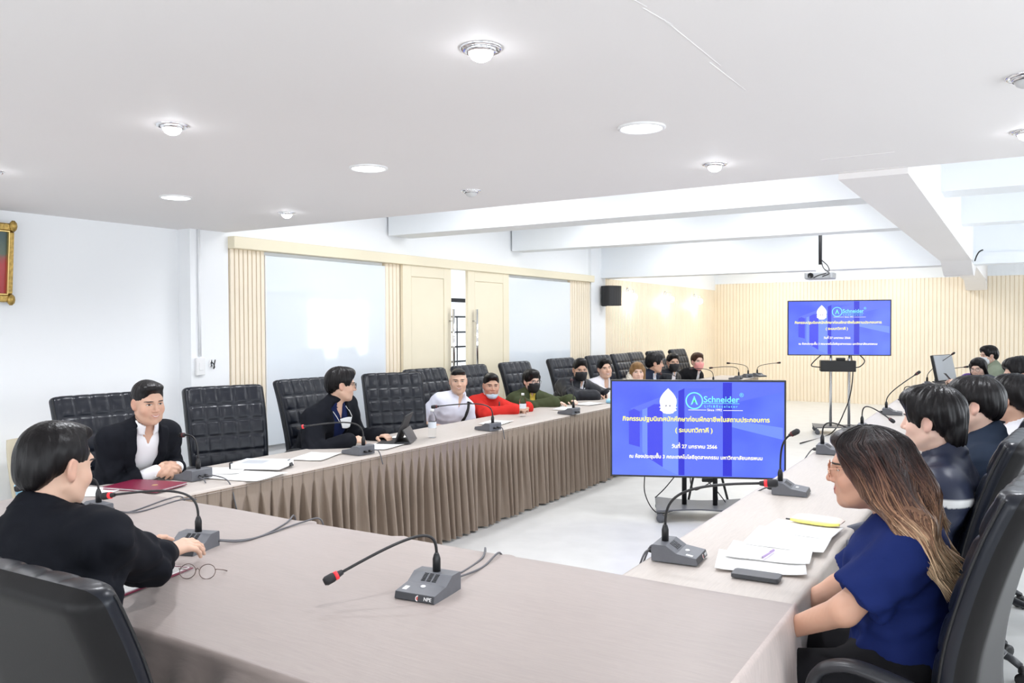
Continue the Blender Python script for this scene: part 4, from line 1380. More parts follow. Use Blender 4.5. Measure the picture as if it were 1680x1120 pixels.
# eyeglasses lying on the cloth
def glasses_mesh(parent, wire, lensm, r=0.025, gap=0.033, temple=0.135, fold=False, sq=1.15, wr=0.0014):
    """lenses look along +x, y is left"""
    for s in (-1, 1):
        b = MB(); n = 28
        ring = [(0, s * gap + sq * r * math.cos(2 * PI * k / n), r * math.sin(2 * PI * k / n)) for k in range(n + 1)]
        b.tube(ring, wr, 6, cap=False); b.build('rim', wire, parent, fix=False)
        b = MB(); b.add([(0, p[1], p[2]) for p in ring[:-1]], [tuple(range(n))]); b.build('lens', lensm, parent, fix=False)
        b = MB()
        yo = s * (gap + sq * r)
        b.tube(catmull([(0, yo, 0.006), (-0.006, yo + s * 0.004, 0.008), (-temple * 0.7, yo + s * 0.006, 0.006), (-temple, yo + s * 0.002, -0.02)]), wr * 1.1, 6)
        b.build('temple', wire, parent, fix=False)
    b = MB(); b.tube(catmull([(0, -gap + sq * r, 0.004), (0.004, 0, 0.010), (0, gap - sq * r, 0.004)]), wr, 6); b.build('bridge', wire, parent, fix=False)
eg = thing('eyeglasses', 'thin wire eyeglasses lying on the head table cloth', 'glasses', (-2.335, 1.765, MT + 0.025), math.radians(-66))
glasses_mesh(eg, 'bronze_wire', 'lens', 0.024, 0.034, 0.13)
eg.rotation_euler = (0, math.radians(-20), math.radians(-62))

def bottle(x, y, label):
    t = thing('water_bottle', label, 'bottle', (x, y, MT))
    b = MB(); b.lathe([(0.026, 0), (0.031, 0.006), (0.031, 0.05), (0.029, 0.058), (0.031, 0.066), (0.031, 0.135), (0.026, 0.16), (0.0135, 0.185), (0.0125, 0.2)], 24); b.build('bottle_body', 'clear', t)
    b = MB(); b.lathe([(0.0316, 0.072), (0.0316, 0.118)], 24, cap=False); b.build('bottle_label', 'paper_blue', t, fix=False)
    b = MB(); b.lathe([(0.0145, 0.194), (0.0145, 0.212), (0.012, 0.214)], 18); b.build('cap', 'white_plastic', t)
bottle(-3.765, 4.94, 'clear water bottle on the left table by the tablet')
bottle(-3.90, 6.50, 'clear water bottle on the left table beside the woman in green')

tb = thing('tablet', 'tablet standing in a dark folding cover before the man in glasses', 'tablet', (-3.86, 4.62, MT), math.radians(208))
tb.scale = (1.2, 1.2, 1.2)
b = MB(); b.box(-0.10, 0.09, -0.125, 0.125, 0, 0.005, 0.002); b.build('keyboard_flap', 'black_matte', tb)
b = MB(); b.box(-0.125, 0.125, -0.004, 0.005, 0, 0.175, 0.003); o = b.build('tablet_body', 'black_matte', tb)
o.rotation_euler = (math.radians(-22), 0, math.radians(90)); o.location = (-0.02, 0, 0.006)
b = MB(); b.prism([(-0.02, 0.006), (-0.115, 0.004), (-0.072, 0.085), (-0.066, 0.083), (-0.107, 0.010), (-0.02, 0.010)], -0.11, 0.11, 'xz'); b.build('folded_stand', 'mic_front', tb)
sheet('paper_sheet', 'white card standing behind the tablet', -3.98, 4.80, 25, 0.10, 0.14, 'paper', 0, 'paper', PG, 0.0)
for i, (x, y, yw, lb) in enumerate(((-3.84, 5.95, 10, 'white sheet before the boy in pale shirt'), (-3.86, 7.30, 8, 'white sheet before the woman in green'), (-3.88, 7.85, -8, 'white sheet left of the tissue box'), (-3.78, 9.2, 12, 'white sheet before the smiling young man'))):
    sheet('paper_sheet', lb, x, y, yw, 0.21, 0.30, 'paper', 0, 'paper', PG, 0.003)
sn = thing('sanitizer_bottle', 'white pump bottle beside the man in bomber jacket', 'bottle', (-3.84, 8.30, MT))
b = MB(); b.lathe([(0.034, 0), (0.036, 0.005), (0.036, 0.075), (0.026, 0.09), (0.014, 0.10)], 18); b.build('bottle_body', 'paper', sn)
b = MB(); b.lathe([(0.014, 0.10), (0.014, 0.115), (0.004, 0.116), (0.004, 0.14), (0.01, 0.142), (0.01, 0.152)], 12); b.box(-0.004, 0.04, -0.006, 0.006, 0.143, 0.152); b.build('pump', 'white_plastic', sn)
mat('tissue_blue', (0.25, 0.50, 0.66), 0.5)
ts = thing('tissue_pack', 'blue and white tissue pack in front of pump bottle', 'tissues', (-3.74, 8.12, MT), math.radians(20))
b = MB(); b.box(-0.06, 0.06, -0.09, 0.09, 0, 0.035, 0.008); b.build('pack', 'tissue_blue', ts)
b = MB(); b.box(-0.02, 0.02, -0.05, 0.05, 0.034, 0.042, 0.004); b.build('tissue', 'paper', ts)
cp = thing('paper_cup', 'pale blue paper cup of milky coffee at left frame edge', 'cup', (-4.06, 2.10, MT))
b = MB(); b.lathe([(0.028, 0), (0.040, 0.085), (0.0425, 0.088), (0.0405, 0.091), (0.037, 0.088), (0.034, 0.07), (0.002, 0.07)], 24, cap=False); b.build('cup_wall', 'tissue_blue', cp, fix=False)
mat('coffee', (0.62, 0.42, 0.26), 0.3)
b = MB(); b.lathe([(0.0345, 0.074), (0.002, 0.078)], 24); b.build('coffee', 'coffee', cp)

# right table: papers, pen, phone, pouch, cup
RG = 'loose papers on the right table'
sheet('paper_sheet', 'printed sheet lowest under the stack by the phone', -0.765, 2.90, 14, 0.30, 0.24, 'paper', 0, 'paper', RG, 0.006)
sheet('paper_sheet', 'printed sheet with the pen lying on it', -0.765, 3.02, 8, 0.29, 0.22, 'paper', 0.007, 'paper', RG, 0.005)
sheet('paper_sheet', 'top white sheet of the stack by the pouch', -0.745, 3.24, 3, 0.29, 0.30, 'paper', 0.010, 'paper', RG, 0.004)
sheet('paper_sheet', 'white sheet under the zip pouch', -0.735, 3.42, -4, 0.27, 0.22, 'paper', 0.013, 'paper', RG, 0.002)
pn = thing('ballpoint_pen', 'slim lilac pen lying on the papers', 'pen', (-0.757, 2.965, MT + 0.019), math.radians(84))
mat('lilac', (0.48, 0.36, 0.62), 0.4)
b = MB(); b.lathe([(0.0045, -0.055), (0.0045, 0.06), (0.003, 0.066)], 10, axis='x'); b.build('barrel', 'lilac', pn)
b = MB(); b.lathe([(0.0042, 0.0), (0.0008, -0.016)], 10, (-0.055, 0, 0), axis='x'); b.build('tip', 'steel', pn)
b = MB(); b.box(0.02, 0.06, -0.0015, 0.0015, 0.005, 0.0065); b.build('clip', 'lilac', pn)
ph = thing('mobile_phone', 'black phone lying face down beside the papers', 'phone', (-0.735, 2.735, MT + 0.001), math.radians(3))
mat('phone_case', (0.05, 0.055, 0.06), 0.45)
b = MB()
rr, hx, hy = 0.012, 0.078, 0.038
pl = []
for cx_, cy_, a0 in ((hx - rr, hy - rr, 0), (-hx + rr, hy - rr, 90), (-hx + rr, -hy + rr, 180), (hx - rr, -hy + rr, 270)):
    for k in range(6):
        q = math.radians(a0 + 18 * k); pl.append((cx_ + rr * math.cos(q), cy_ + rr * math.sin(q)))
b.prism(pl, 0.0, 0.011, 'xy'); b.build('phone_body', 'phone_case', ph)
b = MB(); b.prism([(x_ * 0.97, y_ * 0.94) for x_, y_ in pl], 0.011, 0.0122, 'xy'); b.build('back_cover', 'mic_front', ph)
b = MB(); b.lathe([(0.003, 0.0), (0.003, 0.001)], 8, (0.0785, 0.0, 0.005), axis='x'); b.build('port', 'steel', ph)
po = thing('zip_pouch', 'clear pink and yellow zip pouch on the right table', 'pouch', (-0.70, 3.545, MT + 0.016), math.radians(-4))
mat('pouch_pink', (0.85, 0.68, 0.60), 0.3)
mat('pouch_yellow', (0.85, 0.80, 0.20), 0.4)
b = MB()
def pf_(u, v):
    a_ = 2 * PI * v
    x_ = (u - 0.5) * 0.20
    k = max(0.02, 1 - abs(2 * u - 1) ** 5) ** 0.5
    return (x_, 0.05 * math.cos(a_) * (0.75 + 0.25 * k), 0.016 + 0.015 * math.sin(a_) * k)
b.grid(pf_, 20, 14); b.build('pouch_body', 'pouch_pink', po, fix=False)
b = MB(); b.tube(catmull([(-0.098, -0.045, 0.013), (-0.05, -0.0515, 0.010), (0.05, -0.0515, 0.010), (0.097, -0.040, 0.014)]), 0.006, 8); b.build('zip_band', 'pouch_yellow', po, fix=False)
b = MB(); b.box(-0.118, -0.096, -0.048, -0.040, 0.010, 0.015, 0.001); b.build('zip_pull', 'black_plastic', po)
cc = thing('plastic_cup', 'clear plastic cup on the right table before the dark jacket man', 'cup', (-0.80, 5.62, MT))
b = MB(); b.lathe([(0.028, 0), (0.038, 0.10), (0.040, 0.102), (0.037, 0.10), (0.027, 0.004), (0.002, 0.004)], 20, cap=False); b.build('cup_wall', 'clear', cc, fix=False)
pw = thing('wallet', 'black flat wallet on the right table', 'wallet', (-0.72, 7.6, MT), math.radians(40))
b = MB(); b.box(-0.09, 0.09, -0.04, 0.04, 0, 0.018, 0.005); b.build('leather_body', 'black_matte', pw)
b = MB(); b.box(-0.085, 0.085, -0.042, -0.038, 0.006, 0.012, 0.001); b.build('zip', 'steel', pw)

# far right: monitor, mouse, bag, phone in hand
mn = thing('monitor', 'computer monitor seen from behind on the far right table', 'monitor', (-0.80, 12.50, MT), math.radians(-20))
b = MB(); b.box(-0.025, 0.012, -0.27, 0.27, 0.06, 0.42, 0.006); o = b.build('screen_panel', 'black_plastic', mn); o.rotation_euler = (0, math.radians(-12), 0)
b = MB(); b.box(0.012, 0.03, -0.262, 0.262, 0.07, 0.41, 0.006); o = b.build('back_shell', 'grey_seat', mn); o.rotation_euler = (0, math.radians(-12), 0)
b = MB(); b.tube([(0.02, 0, 0.01), (-0.03, 0, 0.2)], 0.022, 8, flat=((0, 1, 0), 0.012)); b.build('stand_neck', 'black_plastic', mn, fix=False)
b = MB(); b.box(-0.10, 0.13, -0.12, 0.12, 0, 0.014, 0.005); b.build('stand_foot', 'black_plastic', mn)
ms = thing('computer_mouse', 'black mouse on the far right table', 'mouse', (-0.68, 11.55, MT))
b = MB(); b.lathe([(0.034, 0), (0.036, 0.012), (0.030, 0.026), (0.014, 0.034), (0.002, 0.036)], 16); o = b.build('mouse_shell', 'black_plastic', ms); o.scale = (1.5, 1, 1)
b = MB(); b.lathe([(0.006, -0.004), (0.006, 0.004)], 10, (-0.026, 0, 0.032), axis='y'); b.build('scroll_wheel', 'mic_grey', ms)
bgt = thing('hand_bag', 'dark bag with a purple strap on the far right table', 'bag', (-0.52, 11.9, MT), math.radians(10))
mat('purple', (0.16, 0.08, 0.30), 0.5); mat('blue_cloth', (0.08, 0.12, 0.34), 0.6)
b = MB()
def bagf(u, v):
    a_ = 2 * PI * u; lv = [(0.92, 0.0), (1.0, 0.03), (1.0, 0.09), (0.9, 0.13), (0.6, 0.15), (0.02, 0.152)]
    k, z_ = lv[int(round(v * 5))]
    return (0.15 * k * math.copysign(abs(math.cos(a_)) ** 0.6, math.cos(a_)), 0.10 * k * math.copysign(abs(math.sin(a_)) ** 0.6, math.sin(a_)), z_)
b.grid(bagf, 24, 5, True, True); b.build('bag_body', 'blue_cloth', bgt, fix=False)
b = MB(); b.tube(catmull([(-0.14, -0.06, 0.10), (-0.05, -0.06, 0.19), (0.08, -0.06, 0.18), (0.14, -0.05, 0.10)]), 0.012, 8); b.build('strap', 'purple', bgt, fix=False)
b = MB(); b.box(-0.11, 0.11, -0.106, -0.098, 0.03, 0.09, 0.003); b.build('front_pocket', 'purple', bgt)
# ------------------------------------------------------------------ people: smooth solids meshed from distance fields
def V3(*a): return np.array(a[0] if len(a) == 1 else a, float)
def nrm(v):
    v = np.asarray(v, float); n = np.linalg.norm(v)
    return v / n if n > 1e-9 else v

def cap(a, b, ra, rb=None):
    a, b = V3(a), V3(b); rb = ra if rb is None else rb
    ba = b - a; bb = max(float(ba @ ba), 1e-9)
    def fn(X, Y, Z):
        x, y, z = X - a[0], Y - a[1], Z - a[2]
        t = np.clip((x * ba[0] + y * ba[1] + z * ba[2]) / bb, 0, 1)
        return np.sqrt((x - t * ba[0]) ** 2 + (y - t * ba[1]) ** 2 + (z - t * ba[2]) ** 2) - (ra + t * (rb - ra))
    r = max(ra, rb)
    return fn, np.minimum(a, b) - r, np.maximum(a, b) + r

def ell(c, r, R=None):
    c, r = V3(c), V3(r)
    R = np.eye(3) if R is None else R          # columns are the axes
    def fn(X, Y, Z):
        x, y, z = X - c[0], Y - c[1], Z - c[2]
        p = [(R[0, i] * x + R[1, i] * y + R[2, i] * z) / r[i] for i in range(3)]
        k0 = np.sqrt(p[0] ** 2 + p[1] ** 2 + p[2] ** 2)
        k1 = np.sqrt((p[0] / r[0]) ** 2 + (p[1] / r[1]) ** 2 + (p[2] / r[2]) ** 2)
        return k0 * (k0 - 1) / np.maximum(k1, 1e-6)
    e = np.sqrt(((R * r) ** 2).sum(1))
    return fn, c - e, c + e

def ring(c, R, rad, t, hh, wx=1.0):
    """upright band round axis R[:,2]; wx squeezes it along R[:,0]"""
    c = V3(c)
    def fn(X, Y, Z):
        x, y, z = X - c[0], Y - c[1], Z - c[2]
        p = [R[0, i] * x + R[1, i] * y + R[2, i] * z for i in range(3)]
        q0 = np.abs(np.sqrt((p[0] / wx) ** 2 + p[1] ** 2) - rad - np.clip(-p[2], -0.05, 0.05) * 0.25) - t
        q1 = np.abs(p[2]) - hh
        return np.sqrt(np.maximum(q0, 0) ** 2 + np.maximum(q1, 0) ** 2) + np.minimum(np.maximum(q0, q1), 0) - 0.002
    e = rad + t + hh + 0.01
    return fn, c - e, c + e

def axis(lo, hi, base, bands):
    out, x = [lo], lo
    while x < hi:
        s = base
        for a, b, f in bands:
            if a - base < x < b: s = min(s, f)
        x += s; out.append(x)
    return np.array(out)

class Field:
    def __init__(self, lo, hi, base, bands=((), (), ())):
        self.ax = [axis(lo[i], hi[i], base, bands[i]) for i in range(3)]
        self.F = np.full([len(a) for a in self.ax], 1.0, np.float32)
        self.base = base
    def sl(self, lo, hi, m):
        out = []
        for i in range(3):
            a = max(0, int(np.searchsorted(self.ax[i], lo[i] - m)) - 1)
            b = min(len(self.ax[i]), int(np.searchsorted(self.ax[i], hi[i] + m)) + 1)
            if b <= a: return None
            out.append(slice(a, b))
        return tuple(out)
    def xyz(self, s):
        return (self.ax[0][s[0]].astype(np.float32)[:, None, None], self.ax[1][s[1]].astype(np.float32)[None, :, None], self.ax[2][s[2]].astype(np.float32)[None, None, :])
    def add(self, prim, k=0.0, infl=0.0):
        fn, lo, hi = prim
        m = k + infl + 2.5 * self.base
        s = self.sl(lo, hi, m)
        if s is None: return self
        d = (fn(*self.xyz(s)) - infl).astype(np.float32)
        f = self.F[s]
        if k > 0:
            h = np.maximum(k - np.abs(f - d), 0) / k
            self.F[s] = np.minimum(f, d) - h * h * (k / 4)
        else:
            self.F[s] = np.minimum(f, d)
        return self
    def cut(self, fn, lo, hi, k=0.0):
        """remove the region where fn < 0"""
        s = self.sl(lo, hi, 2.5 * self.base)
        if s is None: return self
        d = -fn(*self.xyz(s)); f = self.F[s]
        if k > 0:
            h = np.maximum(k - np.abs(f - d), 0) / k
            self.F[s] = np.maximum(f, d) + h * h * (k / 4)
        else:
            self.F[s] = np.maximum(f, d)
        return self
    def keep(self, fn):
        s = tuple(slice(0, len(a)) for a in self.ax)
        self.F = np.maximum(self.F, fn(*self.xyz(s))).astype(np.float32)
        return self
    def nets(self):
        F = self.F
        F[0], F[-1] = np.maximum(F[0], 1e-3), np.maximum(F[-1], 1e-3)
        F[:, 0], F[:, -1] = np.maximum(F[:, 0], 1e-3), np.maximum(F[:, -1], 1e-3)
        F[:, :, 0], F[:, :, -1] = np.maximum(F[:, :, 0], 1e-3), np.maximum(F[:, :, -1], 1e-3)
        I = F < 0
        nx, ny, nz = F.shape
        C = np.zeros((nx - 1, ny - 1, nz - 1), np.uint8)
        for a in (0, 1):
            for b in (0, 1):
                for c in (0, 1):
                    C += I[a:nx - 1 + a, b:ny - 1 + b, c:nz - 1 + c]
        act = np.argwhere((C > 0) & (C < 8))
        i, j, k = act.T
        idx = np.full(C.shape, -1, np.int32); idx[i, j, k] = np.arange(len(act))
        val = {(a, b, c): F[i + a, j + b, k + c] for a in (0, 1) for b in (0, 1) for c in (0, 1)}
        P = np.zeros((len(act), 3)); n = np.zeros(len(act))
        for p in val:
            for ax_ in range(3):
                if p[ax_] == 0:
                    q = list(p); q[ax_] = 1; q = tuple(q)
                    va, vb = val[p], val[q]
                    m = (va < 0) != (vb < 0)
                    t = np.where(m, va / np.where(m, va - vb, 1), 0)
                    for d in range(3):
                        P[:, d] += np.where(m, (p[d] + t) if d == ax_ else p[d], 0)
                    n += m
        P /= n[:, None]
        W = np.empty_like(P)
        for d in range(3):
            a = self.ax[d]; g = act[:, d]
            W[:, d] = a[g] + P[:, d] * (a[g + 1] - a[g])
        Q = []
        for ax_ in range(3):
            sl0 = [slice(None)] * 3; sl1 = [slice(None)] * 3
            sl0[ax_] = slice(0, -1); sl1[ax_] = slice(1, None)
            A, B = I[tuple(sl0)], I[tuple(sl1)]
            e = np.argwhere(A != B)
            o1, o2 = (ax_ + 1) % 3, (ax_ + 2) % 3
            e = e[(e[:, o1] > 0) & (e[:, o2] > 0) & (e[:, o1] < F.shape[o1] - 1) & (e[:, o2] < F.shape[o2] - 1)]
            fl = A[e[:, 0], e[:, 1], e[:, 2]]
            def cell(d1, d2):
                c = e.copy(); c[:, o1] -= d1; c[:, o2] -= d2
                return idx[c[:, 0], c[:, 1], c[:, 2]]
            q = np.stack([cell(1, 1), cell(0, 1), cell(0, 0), cell(1, 0)], 1)
            q[~fl] = q[~fl][:, ::-1]
            Q.append(q)
        return W, np.concatenate(Q)

def np_mesh(name, V, Q, mats, col=None, smooth=True):
    me = bpy.data.meshes.new(name)
    me.vertices.add(len(V)); me.vertices.foreach_set('co', np.ascontiguousarray(V, np.float32).ravel())
    me.loops.add(Q.size); me.loops.foreach_set('vertex_index', np.ascontiguousarray(Q, np.int32).ravel())
    me.polygons.add(len(Q))
    me.polygons.foreach_set('loop_start', np.arange(0, Q.size, 4, dtype=np.int32))
    if smooth: me.polygons.foreach_set('use_smooth', np.ones(len(Q), bool))
    for m_ in (mats if isinstance(mats, (list, tuple)) else [mats]): me.materials.append(MATS[m_])
    me.update(calc_edges=True); me.validate()
    if col is not None:
        a = me.color_attributes.new('Col', 'FLOAT_COLOR', 'POINT')
        a.data.foreach_set('color', np.concatenate([col, np.ones((len(col), 1))], 1).astype(np.float32).ravel())
    return me

attr_mat('skin', 0.48, sss=0.12, spec=0.35)
attr_mat('hair', 0.36, spec=0.22, bump=(1.0, 0.5, 0.003, (140, 140, 14)))
attr_mat('cloth_attr', 0.8, spec=0.1, bump=(260, 0.15, 0.001, (1, 1, 1)))
attr_mat('nylon_attr', 0.42, spec=0.25)
mat('eye_white', (0.75, 0.73, 0.70), 0.25)
mat('iris', (0.015, 0.009, 0.006), 0.15)
mat('brow', (0.02, 0.016, 0.014), 0.7)
mat('lip', (0.50, 0.17, 0.15), 0.45)
mat('lip_dark', (0.16, 0.03, 0.03), 0.5)
mat('teeth', (0.85, 0.83, 0.78), 0.3)
mat('mask_black', (0.015, 0.015, 0.017), 0.75)
mat('mask_white', (0.78, 0.80, 0.82), 0.75)
mat('mask_blue', (0.50, 0.68, 0.80), 0.75)
mat('mask_pink', (0.86, 0.36, 0.34), 0.75)
mat('strap_dark', (0.02, 0.02, 0.022), 0.6)

def rot_head(yaw, pitch, roll):
    y, p, r = np.radians([yaw, pitch, roll])
    f = np.array([np.cos(y) * np.cos(p), np.sin(y) * np.cos(p), np.sin(p)])
    l0 = np.array([-np.sin(y), np.cos(y), 0]); u0 = np.cross(f, l0)
    l = np.cos(r) * l0 + np.sin(r) * u0; u = np.cross(f, l)
    return np.stack([f, l, u], 1)

# head in its own frame (x forward, y left, z up)
def head_prims(fem=False, smile=0.0):
    j = 0.92 if fem else 1.0
    P = [(ell((-0.014, 0, 0.034), (0.092, 0.074, 0.083)), 0.0), (ell((0.026, 0, -0.022), (0.062, 0.063, 0.088)), 0.03),
         (ell((0.022, 0, -0.066), (0.054, 0.053 * j, 0.046)), 0.03), (ell((0.066, 0, -0.096), (0.018, 0.022 * j, 0.017)), 0.025),
         (cap((0.078, -0.030, 0.024), (0.078, 0.030, 0.024), 0.010), 0.016)]
    for s in (-1, 1):
        P.append((ell((0.052, s * 0.041, -0.030), (0.026, 0.022, 0.022 + 0.003 * smile)), 0.022))
        P.append((cap((-0.008, s * 0.056, -0.052), (0.045, s * 0.040 * j, -0.086), 0.012, 0.010), 0.03))
    P += [(cap((0.084, 0, 0.016), (0.103, 0, -0.026), 0.0075, 0.0105), 0.012)]
    for s in (-1, 1):
        P.append((ell((0.091, s * 0.0125, -0.030), (0.010, 0.008, 0.0075)), 0.006))
    P += [(cap((0.080, -0.016, -0.056), (0.080, 0.016, -0.056), 0.009), 0.012), (cap((0.078, -0.013, -0.068), (0.078, 0.013, -0.068), 0.009), 0.010)]
    return P
def ear_prims():
    P = []
    for s in (-1, 1):
        R = rot_head(-s * 22 + (0), 0, 0)
        P.append((ell((-0.008, s * 0.076, -0.004), (0.019, 0.008, 0.031), R), 0.008))
        P.append((ell((-0.002, s * 0.074, -0.026), (0.010, 0.008, 0.013), R), 0.008))
    return P
SOCK = [ell((0.094, s * 0.032, 0.004), (0.017, 0.021, 0.013)) for s in (-1, 1)]
EARC = [ell((-0.006, s * 0.086, 0.000), (0.010, 0.006, 0.017)) for s in (-1, 1)]
def smin(a, b, k):
    if k <= 0: return np.minimum(a, b)
    h = np.maximum(k - np.abs(a - b), 0) / k
    return np.minimum(a, b) - h * h * (k / 4)
def head_fn(P):
    def fn(X, Y, Z):
        d = None
        for (f, lo, hi), k in P:
            e = f(X, Y, Z)
            d = e if d is None else smin(d, e, k)
        for f, lo, hi in SOCK:
            e = -f(X, Y, Z); h = np.maximum(0.012 - np.abs(d - e), 0) / 0.012
            d = np.maximum(d, e) + h * h * 0.003
        return d
    return fn

def xform(prim, c, R, s=1.0):
    """a head-frame solid carried into world space"""
    f, lo, hi = prim
    def fn(X, Y, Z):
        x, y, z = X - c[0], Y - c[1], Z - c[2]
        return s * f((R[0, 0] * x + R[1, 0] * y + R[2, 0] * z) / s, (R[0, 1] * x + R[1, 1] * y + R[2, 1] * z) / s, (R[0, 2] * x + R[1, 2] * y + R[2, 2] * z) / s)
    cs = np.array([[a, b, d] for a in (lo[0], hi[0]) for b in (lo[1], hi[1]) for d in (lo[2], hi[2])]) * s
    w_ = cs @ R.T + c
    return fn, w_.min(0), w_.max(0)

def hand_prims(w, d, n, left, curl=0.35, spread=0.12, s=1.0, thumb=0.5):
    w, d = V3(w), nrm(d)
    n = nrm(V3(n) - d * (V3(n) @ d))
    t = np.cross(d, n) * (1 if left else -1)
    P = []
    offs, lens = (0.028, 0.010, -0.009, -0.026), (0.086, 0.089, 0.084, 0.074)
    fl = (0.95, 1.05, 0.98, 0.78)
    for i in range(4):
        k0 = w + t * offs[i] * 0.65 * s + d * 0.012 * s
        k1 = w + t * offs[i] * s + d * lens[i] * s + n * 0.004 * s
        P.append((cap(k0, k1, 0.0135 * s, 0.0105 * s), 0.016 * s))
    for i in range(4):
        p = w + t * offs[i] * s + d * lens[i] * s + n * 0.004 * s
        dd = nrm(d + t * spread * (1.2 - i * 0.8))
        a = 0.0
        for q, (L, r0, r1) in enumerate(((0.040, 0.0092, 0.0084), (0.026, 0.0083, 0.0077), (0.021, 0.0076, 0.0066))):
            a += curl * (0.9, 1.1, 0.7)[q] * (1 + 0.12 * i)
            dv = dd * math.cos(a) - n * math.sin(a)
            e = p + dv * L * fl[i] * s
            P.append((cap(p, e, r0 * s, r1 * s), 0.005 * s if q else 0.008 * s))
            p = e
    p = w + t * 0.022 * s + d * 0.020 * s - n * 0.004 * s
    for q, (L, r0, r1, wd, wt, wn) in enumerate(((0.044, 0.0145, 0.0115, 0.62, 0.72, -0.2), (0.032, 0.0105, 0.0095, 0.9, 0.45 * (1 - thumb) + 0.05, -0.25 - 0.2 * thumb), (0.026, 0.0092, 0.0075, 0.95, 0.1, -0.3 - 0.3 * thumb))):
        e = p + nrm(d * wd + t * wt + n * wn) * L * s
        P.append((cap(p, e, r0 * s, r1 * s), 0.008 * s)); p = e
    return P

def ik(s, w, hint, L1=0.285, L2=0.255):
    s, w = V3(s), V3(w); v = w - s; d = np.linalg.norm(v)
    if d > 0.985 * (L1 + L2):
        q = d / (0.985 * (L1 + L2)); L1, L2 = L1 * q, L2 * q
    a = (L1 * L1 - L2 * L2 + d * d) / (2 * d); h = math.sqrt(max(0, L1 * L1 - a * a))
    e = v / d; hn = nrm(V3(hint) - e * (V3(hint) @ e))
    return s + e * a + hn * h

def conform(fnh, y, z, x0=0.14, lift=0.0):
    """points on the face front at head-frame (y, z)"""
    y, z = np.asarray(y, float), np.asarray(z, float)
    lo, hi = np.full(y.shape, 0.0), np.full(y.shape, x0)
    for _ in range(22):
        m = (lo + hi) / 2; ins = fnh(m, y, z) < 0
        lo = np.where(ins, m, lo); hi = np.where(ins, hi, m)
    return np.stack([lo + lift, y, z], -1)

